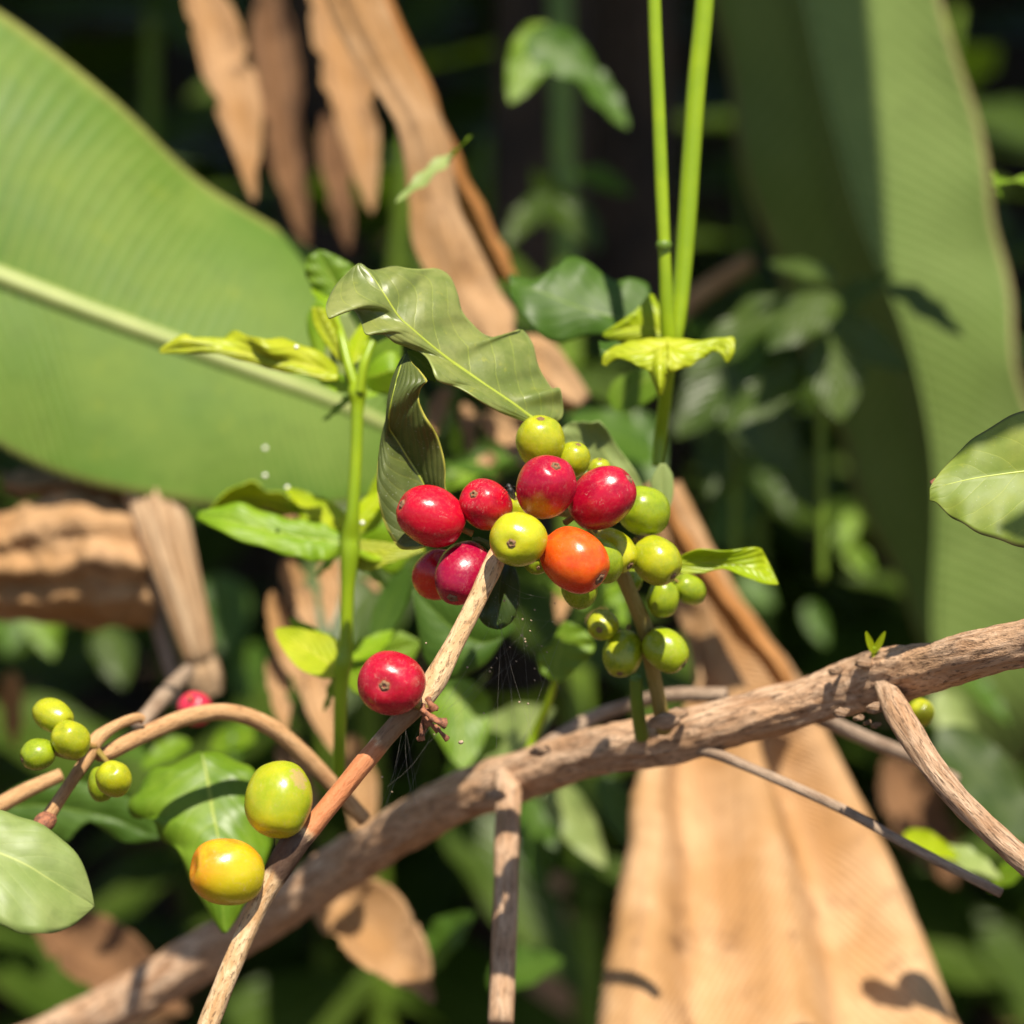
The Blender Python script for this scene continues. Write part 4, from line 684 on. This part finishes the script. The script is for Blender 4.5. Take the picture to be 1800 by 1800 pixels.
# ------------------------------------------------------------------ cobweb
rnd = random.Random(11); ws = []
def strand(x0, y0, x1, y1, d, r=0.000016, sagm=6):
    ws.append(tube_mesh('s', [P(x0, y0, d), P((x0+x1)/2+rnd.uniform(-4, 4), (y0+y1)/2+sagm, d), P(x1, y1, d)], [r]*3, ns=4, n=10, cap=False))
for i in range(12): strand(rnd.uniform(860, 985), rnd.uniform(1040, 1120), rnd.uniform(740, 950), rnd.uniform(1260, 1330), rnd.uniform(.668, .70))
for i in range(10): strand(rnd.uniform(700, 760), rnd.uniform(1270, 1310), rnd.uniform(660, 740), rnd.uniform(1370, 1440), rnd.uniform(.665, .69))
for i in range(7): strand(rnd.uniform(880, 920), rnd.uniform(1000, 1080), rnd.uniform(930, 1000), rnd.uniform(1040, 1230), rnd.uniform(.67, .69))
bits = []
for i in range(34):
    x, y = (rnd.gauss(900, 45), rnd.gauss(1130, 60)) if i < 30 else (rnd.gauss(720, 35), rnd.gauss(1350, 45))
    d = rnd.uniform(.668, .69); r = rnd.choice([1.1, 1.3, 2.2])*K*d
    bits.append(tube_mesh('b', [P(x, y, d), P(x+1.5, y+1.2, d), P(x+3, y+2, d)], [r*.4, r, r*.4], ns=5, n=5))
bits.append(tube_mesh('b', [P(806, 1304, .665), P(810, 1305, .665), P(814, 1303, .665)], [.0003, .0005, .0003], ns=7, n=6))
silk = mat_plain('spider_silk', (0.22, 0.2, 0.17), None, 50, 0.4); dust = mat_plain('web_dust', (0.4, 0.3, 0.2), None, 800, 0.8)
wb = empty('cobweb', P(860, 1200, .68), 'fine dusty cobweb strands strung below the cluster beside the twig', 'cobweb')
link('strands', join_meshes('strands', ws), silk, wb); link('dust_bits', join_meshes('dust_bits', bits), dust, wb)

# ------------------------------------------------------------------ mid background leaves, each its own plant
def plant(name, label, x, y, d, specs, group='background plants in the shade', stem=True, smat='shoot2'):
    """specs: (tipx, tipy, basex, basey, width px, material key, depth offset)"""
    t = empty(name, P(x, y+150, d), label, 'plant', group)
    if stem: tube('stem', [(x+6, y+420, d+.02, 8), (x+3, y+200, d+.01, 8), (x, y, d, 6)], G[smat], t, n=20)
    for i, (tx, ty, bx, by, wd, mk, dd) in enumerate(specs):
        me = gleaf_mesh('leaf', P(bx, by, d+dd), P(tx, ty, d+dd-.015), wd*K*d*1.1, -FW*.7+UP*.7+RX*math.sin(i*1.9+x)*.5, sag=.12, camber=.2, ripple=.07, nr=3, seed=i+x, nu=28, nv=6)
        link('leaf', me, G[mk], t)
    return t
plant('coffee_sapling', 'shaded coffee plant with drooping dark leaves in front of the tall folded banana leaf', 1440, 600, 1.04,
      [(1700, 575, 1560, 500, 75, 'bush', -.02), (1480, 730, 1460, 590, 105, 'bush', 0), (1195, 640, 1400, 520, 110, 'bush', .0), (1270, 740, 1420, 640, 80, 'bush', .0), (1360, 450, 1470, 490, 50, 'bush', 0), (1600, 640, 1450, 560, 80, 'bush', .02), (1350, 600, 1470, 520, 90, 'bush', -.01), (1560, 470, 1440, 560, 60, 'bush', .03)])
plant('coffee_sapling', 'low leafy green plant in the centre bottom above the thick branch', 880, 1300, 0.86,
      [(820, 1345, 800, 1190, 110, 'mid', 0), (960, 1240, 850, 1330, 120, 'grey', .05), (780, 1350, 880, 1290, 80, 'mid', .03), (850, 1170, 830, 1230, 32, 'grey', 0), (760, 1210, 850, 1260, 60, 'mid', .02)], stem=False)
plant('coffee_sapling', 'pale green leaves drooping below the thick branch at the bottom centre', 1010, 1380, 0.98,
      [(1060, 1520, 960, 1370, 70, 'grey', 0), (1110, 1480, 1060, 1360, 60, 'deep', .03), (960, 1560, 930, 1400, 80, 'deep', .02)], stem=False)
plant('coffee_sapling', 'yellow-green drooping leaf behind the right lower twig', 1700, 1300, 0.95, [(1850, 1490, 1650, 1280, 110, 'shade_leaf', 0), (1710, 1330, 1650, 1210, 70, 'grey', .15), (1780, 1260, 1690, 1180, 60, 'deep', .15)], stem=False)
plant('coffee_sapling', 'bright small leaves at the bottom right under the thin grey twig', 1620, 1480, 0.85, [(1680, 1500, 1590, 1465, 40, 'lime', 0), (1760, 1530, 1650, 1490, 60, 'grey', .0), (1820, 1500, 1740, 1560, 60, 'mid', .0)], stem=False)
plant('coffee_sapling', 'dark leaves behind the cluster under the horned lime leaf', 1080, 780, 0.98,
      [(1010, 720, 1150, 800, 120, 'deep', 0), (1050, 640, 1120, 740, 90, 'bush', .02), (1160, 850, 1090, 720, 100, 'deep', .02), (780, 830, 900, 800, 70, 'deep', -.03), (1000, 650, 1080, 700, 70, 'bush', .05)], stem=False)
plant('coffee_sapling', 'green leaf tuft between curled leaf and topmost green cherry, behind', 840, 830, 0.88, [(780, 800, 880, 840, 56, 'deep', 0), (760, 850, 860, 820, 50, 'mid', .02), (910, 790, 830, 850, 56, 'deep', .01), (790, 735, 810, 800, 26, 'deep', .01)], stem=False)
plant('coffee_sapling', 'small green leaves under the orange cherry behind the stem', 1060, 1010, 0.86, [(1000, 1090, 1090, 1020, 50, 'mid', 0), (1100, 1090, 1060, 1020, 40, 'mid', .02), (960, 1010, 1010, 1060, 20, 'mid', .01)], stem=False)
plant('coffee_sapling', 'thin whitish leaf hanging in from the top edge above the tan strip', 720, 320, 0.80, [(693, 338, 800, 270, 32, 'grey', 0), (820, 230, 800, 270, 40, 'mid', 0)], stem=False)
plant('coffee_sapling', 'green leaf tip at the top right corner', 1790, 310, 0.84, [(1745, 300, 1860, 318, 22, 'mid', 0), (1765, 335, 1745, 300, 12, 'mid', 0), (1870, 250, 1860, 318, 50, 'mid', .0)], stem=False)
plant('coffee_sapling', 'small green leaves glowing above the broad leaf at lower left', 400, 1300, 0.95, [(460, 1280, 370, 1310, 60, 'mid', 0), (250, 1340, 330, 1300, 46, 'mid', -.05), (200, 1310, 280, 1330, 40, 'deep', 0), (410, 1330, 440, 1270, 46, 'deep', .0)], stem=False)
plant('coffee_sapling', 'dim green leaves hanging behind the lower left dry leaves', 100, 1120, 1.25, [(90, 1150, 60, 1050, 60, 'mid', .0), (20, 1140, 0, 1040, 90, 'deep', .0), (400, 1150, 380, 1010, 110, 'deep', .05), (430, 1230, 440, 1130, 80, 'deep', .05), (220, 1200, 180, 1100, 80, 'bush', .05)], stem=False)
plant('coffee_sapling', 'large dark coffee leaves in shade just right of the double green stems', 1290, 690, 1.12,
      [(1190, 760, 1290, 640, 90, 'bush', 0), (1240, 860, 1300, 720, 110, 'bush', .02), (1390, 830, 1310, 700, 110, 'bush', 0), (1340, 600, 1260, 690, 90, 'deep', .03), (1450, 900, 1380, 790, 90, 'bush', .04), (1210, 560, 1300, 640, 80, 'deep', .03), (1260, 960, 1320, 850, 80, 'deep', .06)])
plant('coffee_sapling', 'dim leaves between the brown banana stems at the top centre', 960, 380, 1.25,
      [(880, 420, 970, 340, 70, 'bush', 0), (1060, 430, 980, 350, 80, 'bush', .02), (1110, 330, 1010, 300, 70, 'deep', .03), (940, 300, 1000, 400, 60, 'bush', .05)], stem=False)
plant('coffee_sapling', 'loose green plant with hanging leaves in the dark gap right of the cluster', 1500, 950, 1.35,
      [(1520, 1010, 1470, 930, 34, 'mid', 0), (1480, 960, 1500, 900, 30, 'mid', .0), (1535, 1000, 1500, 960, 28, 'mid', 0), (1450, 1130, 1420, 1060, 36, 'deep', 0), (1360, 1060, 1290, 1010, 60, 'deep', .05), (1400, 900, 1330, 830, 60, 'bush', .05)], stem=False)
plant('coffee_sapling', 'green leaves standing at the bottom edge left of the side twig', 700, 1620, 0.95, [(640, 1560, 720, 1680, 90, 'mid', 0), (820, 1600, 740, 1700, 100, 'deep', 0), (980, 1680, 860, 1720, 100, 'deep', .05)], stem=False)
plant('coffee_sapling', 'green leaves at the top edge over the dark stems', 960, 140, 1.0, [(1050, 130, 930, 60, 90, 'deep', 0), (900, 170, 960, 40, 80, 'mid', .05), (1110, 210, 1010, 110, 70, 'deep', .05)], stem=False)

# dark banana stems at the back
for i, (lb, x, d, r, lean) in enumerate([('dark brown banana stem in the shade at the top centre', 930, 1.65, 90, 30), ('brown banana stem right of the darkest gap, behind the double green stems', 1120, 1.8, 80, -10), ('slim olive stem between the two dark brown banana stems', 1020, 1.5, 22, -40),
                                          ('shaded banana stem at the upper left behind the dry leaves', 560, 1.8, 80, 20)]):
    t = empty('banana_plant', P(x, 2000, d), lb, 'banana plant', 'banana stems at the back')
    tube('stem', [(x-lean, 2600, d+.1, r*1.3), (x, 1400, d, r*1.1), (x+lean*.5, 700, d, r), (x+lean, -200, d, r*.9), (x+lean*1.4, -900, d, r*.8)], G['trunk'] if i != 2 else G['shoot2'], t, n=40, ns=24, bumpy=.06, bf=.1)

# ------------------------------------------------------------------ understory bushes, copied
def bush_proto(name, label, seed, nleaf=16, h=0.5):
    rd = random.Random(seed); t = empty(name, (0, 0, 0), label, 'shrub', 'dark shrubs at the back')
    link('stem', tube_mesh('stem', [Vector((0, 0, -.05)), Vector((.02, .01, h*.5)), Vector((0, .02, h))], [.008, .006, .003], ns=8, n=14), G['shoot2'], t)
    for i in range(nleaf):
        z = h*(.15+.85*i/nleaf); a = i*2.4+rd.uniform(-.4, .4); L_ = rd.uniform(.10, .19)
        p0 = Vector((0, 0, z)) + Vector((math.cos(a), math.sin(a), .2))*.02; p1 = p0 + Vector((math.cos(a), math.sin(a), rd.uniform(-.5, .3)))*L_
        link('leaf', gleaf_mesh('leaf', p0, p1, L_*.42, Vector((0, 0, 1)), sag=.15, camber=.15, ripple=.06, nr=3, seed=i, nu=14, nv=4), G['bush'], t)
    return t
protos = [bush_proto('shrub', 'x', s, h=hh) for s, hh in ((1, .55), (2, .42), (3, .65))]
def copy_tree(o):
    c = o.copy(); COL.objects.link(c)
    for ch in list(o.children):
        k = ch.copy(); COL.objects.link(k); k.parent = c
    return c
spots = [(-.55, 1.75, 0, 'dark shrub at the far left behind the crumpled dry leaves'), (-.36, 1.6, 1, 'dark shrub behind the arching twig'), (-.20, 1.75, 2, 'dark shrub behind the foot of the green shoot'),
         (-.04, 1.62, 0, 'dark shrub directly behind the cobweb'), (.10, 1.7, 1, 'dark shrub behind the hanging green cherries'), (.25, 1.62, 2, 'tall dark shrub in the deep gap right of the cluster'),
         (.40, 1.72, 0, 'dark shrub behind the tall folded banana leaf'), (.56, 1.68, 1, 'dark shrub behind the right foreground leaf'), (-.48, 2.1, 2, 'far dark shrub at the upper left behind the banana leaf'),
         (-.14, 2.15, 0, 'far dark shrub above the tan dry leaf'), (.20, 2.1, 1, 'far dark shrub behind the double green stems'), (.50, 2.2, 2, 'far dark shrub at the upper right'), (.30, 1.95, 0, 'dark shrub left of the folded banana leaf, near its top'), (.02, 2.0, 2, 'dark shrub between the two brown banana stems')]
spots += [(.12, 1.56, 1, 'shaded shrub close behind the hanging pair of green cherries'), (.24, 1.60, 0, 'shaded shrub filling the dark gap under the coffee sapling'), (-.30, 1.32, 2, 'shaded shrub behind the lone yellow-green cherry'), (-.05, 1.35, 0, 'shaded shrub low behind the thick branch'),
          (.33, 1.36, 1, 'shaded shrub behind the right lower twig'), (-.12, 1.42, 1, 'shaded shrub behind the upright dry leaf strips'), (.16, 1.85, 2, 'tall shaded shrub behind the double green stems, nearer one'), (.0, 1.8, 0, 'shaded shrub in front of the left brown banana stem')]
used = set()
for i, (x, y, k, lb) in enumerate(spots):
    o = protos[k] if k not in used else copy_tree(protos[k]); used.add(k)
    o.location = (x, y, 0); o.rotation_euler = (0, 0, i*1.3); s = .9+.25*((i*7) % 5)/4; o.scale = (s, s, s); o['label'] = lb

# far foliage mass and litter
rd = random.Random(21); meshes = []
def mass(name, label, n, box, size, mat, up):
    bm = bmesh.new()
    for i in range(n):
        p = Vector([rd.uniform(*b) for b in box]); L_ = rd.uniform(*size); a = rd.uniform(0, 6.28)
        if name == 'foliage': p.z += max(0, p.y-2.4)*.5
        dr = Vector((math.cos(a), math.sin(a), rd.uniform(-.8, .2) if up else rd.uniform(-.1, .1))).normalized()
        me = gleaf_mesh('q', p, p+dr*L_, L_*.42, Vector((rd.uniform(-.4, .4), rd.uniform(-.6, .2), 1)), nu=7, nv=2, sag=.15, ripple=.03, nr=2)
        bm.from_mesh(me); bpy.data.meshes.remove(me)
    me = bpy.data.meshes.new(name); bm.to_mesh(me); bm.free()
    tag(link(name, me, mat), label, 'foliage' if up else 'leaf litter', None, 'stuff')
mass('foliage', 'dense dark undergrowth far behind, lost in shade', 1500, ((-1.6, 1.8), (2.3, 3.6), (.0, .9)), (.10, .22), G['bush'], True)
mass('leaf_litter', 'fallen brown dry leaves covering the ground', 900, ((-1.3, 1.4), (.2, 3.0), (.01, .05)), (.06, .16), G['dry_brown'], False)

# ------------------------------------------------------------------ unseen overhead banana leaves, added to shade the background
rd = random.Random(5)
for i in range(20):
    row = i//5; col_ = i % 5
    if i == 3: continue
    x = -1.1+col_*.55+rd.uniform(-.1, .1); y = 1.50+row*.62; z = 1.16+.16*row+rd.uniform(-.03, .03)
    t = empty('banana_leaf', (x, y, z), 'added unseen banana leaf overhead shading the plants at the back', 'banana leaf', 'added overhead shade leaves')
    p0 = Vector((x-.6, y+.25, z+.05)); p1 = Vector((x+.65, y-.18, z))
    me = gleaf_mesh('blade', p0, p1, .62, Vector((rd.uniform(-.2, .2), -.2, 1)), sag=.06, camber=-.12, ripple=.01, nr=9, seed=i, nu=30, nv=6)
    link('blade', me, G['banana_dark'], t)

t = empty('banana_leaf', P(1440, 500, 1.2)+SUN*.55, 'added unseen long banana leaf overhead shading one half of the tall folded leaf', 'banana leaf', 'added overhead shade leaves')  # out-of-view leaf, added only to darken the folded leaf's left half
p0 = P(1110, -420, 1.22)+SUN*.55; p1 = P(1490, 1900, 1.15)+SUN*.55
link('blade', gleaf_mesh('blade', p0, p1, 330*K*1.2, SUN, camber=.05, ripple=.003, nr=5, nu=40, nv=6, tipp=1.0), G['banana_dark'], t)

t = empty('added_shade_twig', P(1900, 800, .668)+SUN*.3, 'added unseen leafy twig overhead throwing a bar of shade on the right leaf', 'twig')  # unseen leaves put in to throw shade on the right foreground leaf
for i, (a0, b0, a1, b1, wd) in enumerate(((2060, 590, 1600, 765, 80), (2100, 840, 1730, 1000, 100))):
    link('leaf', gleaf_mesh('leaf', P(a0, b0, .668)+SUN*.3, P(a1, b1, .668)+SUN*.3, wd*K*.668, SUN, seed=i, ripple=.01), G['mid'], t)
link('stem', tube_mesh('stem', [P(2080, 620, .668)+SUN*.3, P(2110, 800, .668)+SUN*.3, P(2200, 1000, .668)+SUN*.3], [.002, .002, .003]), G['arch'], t)
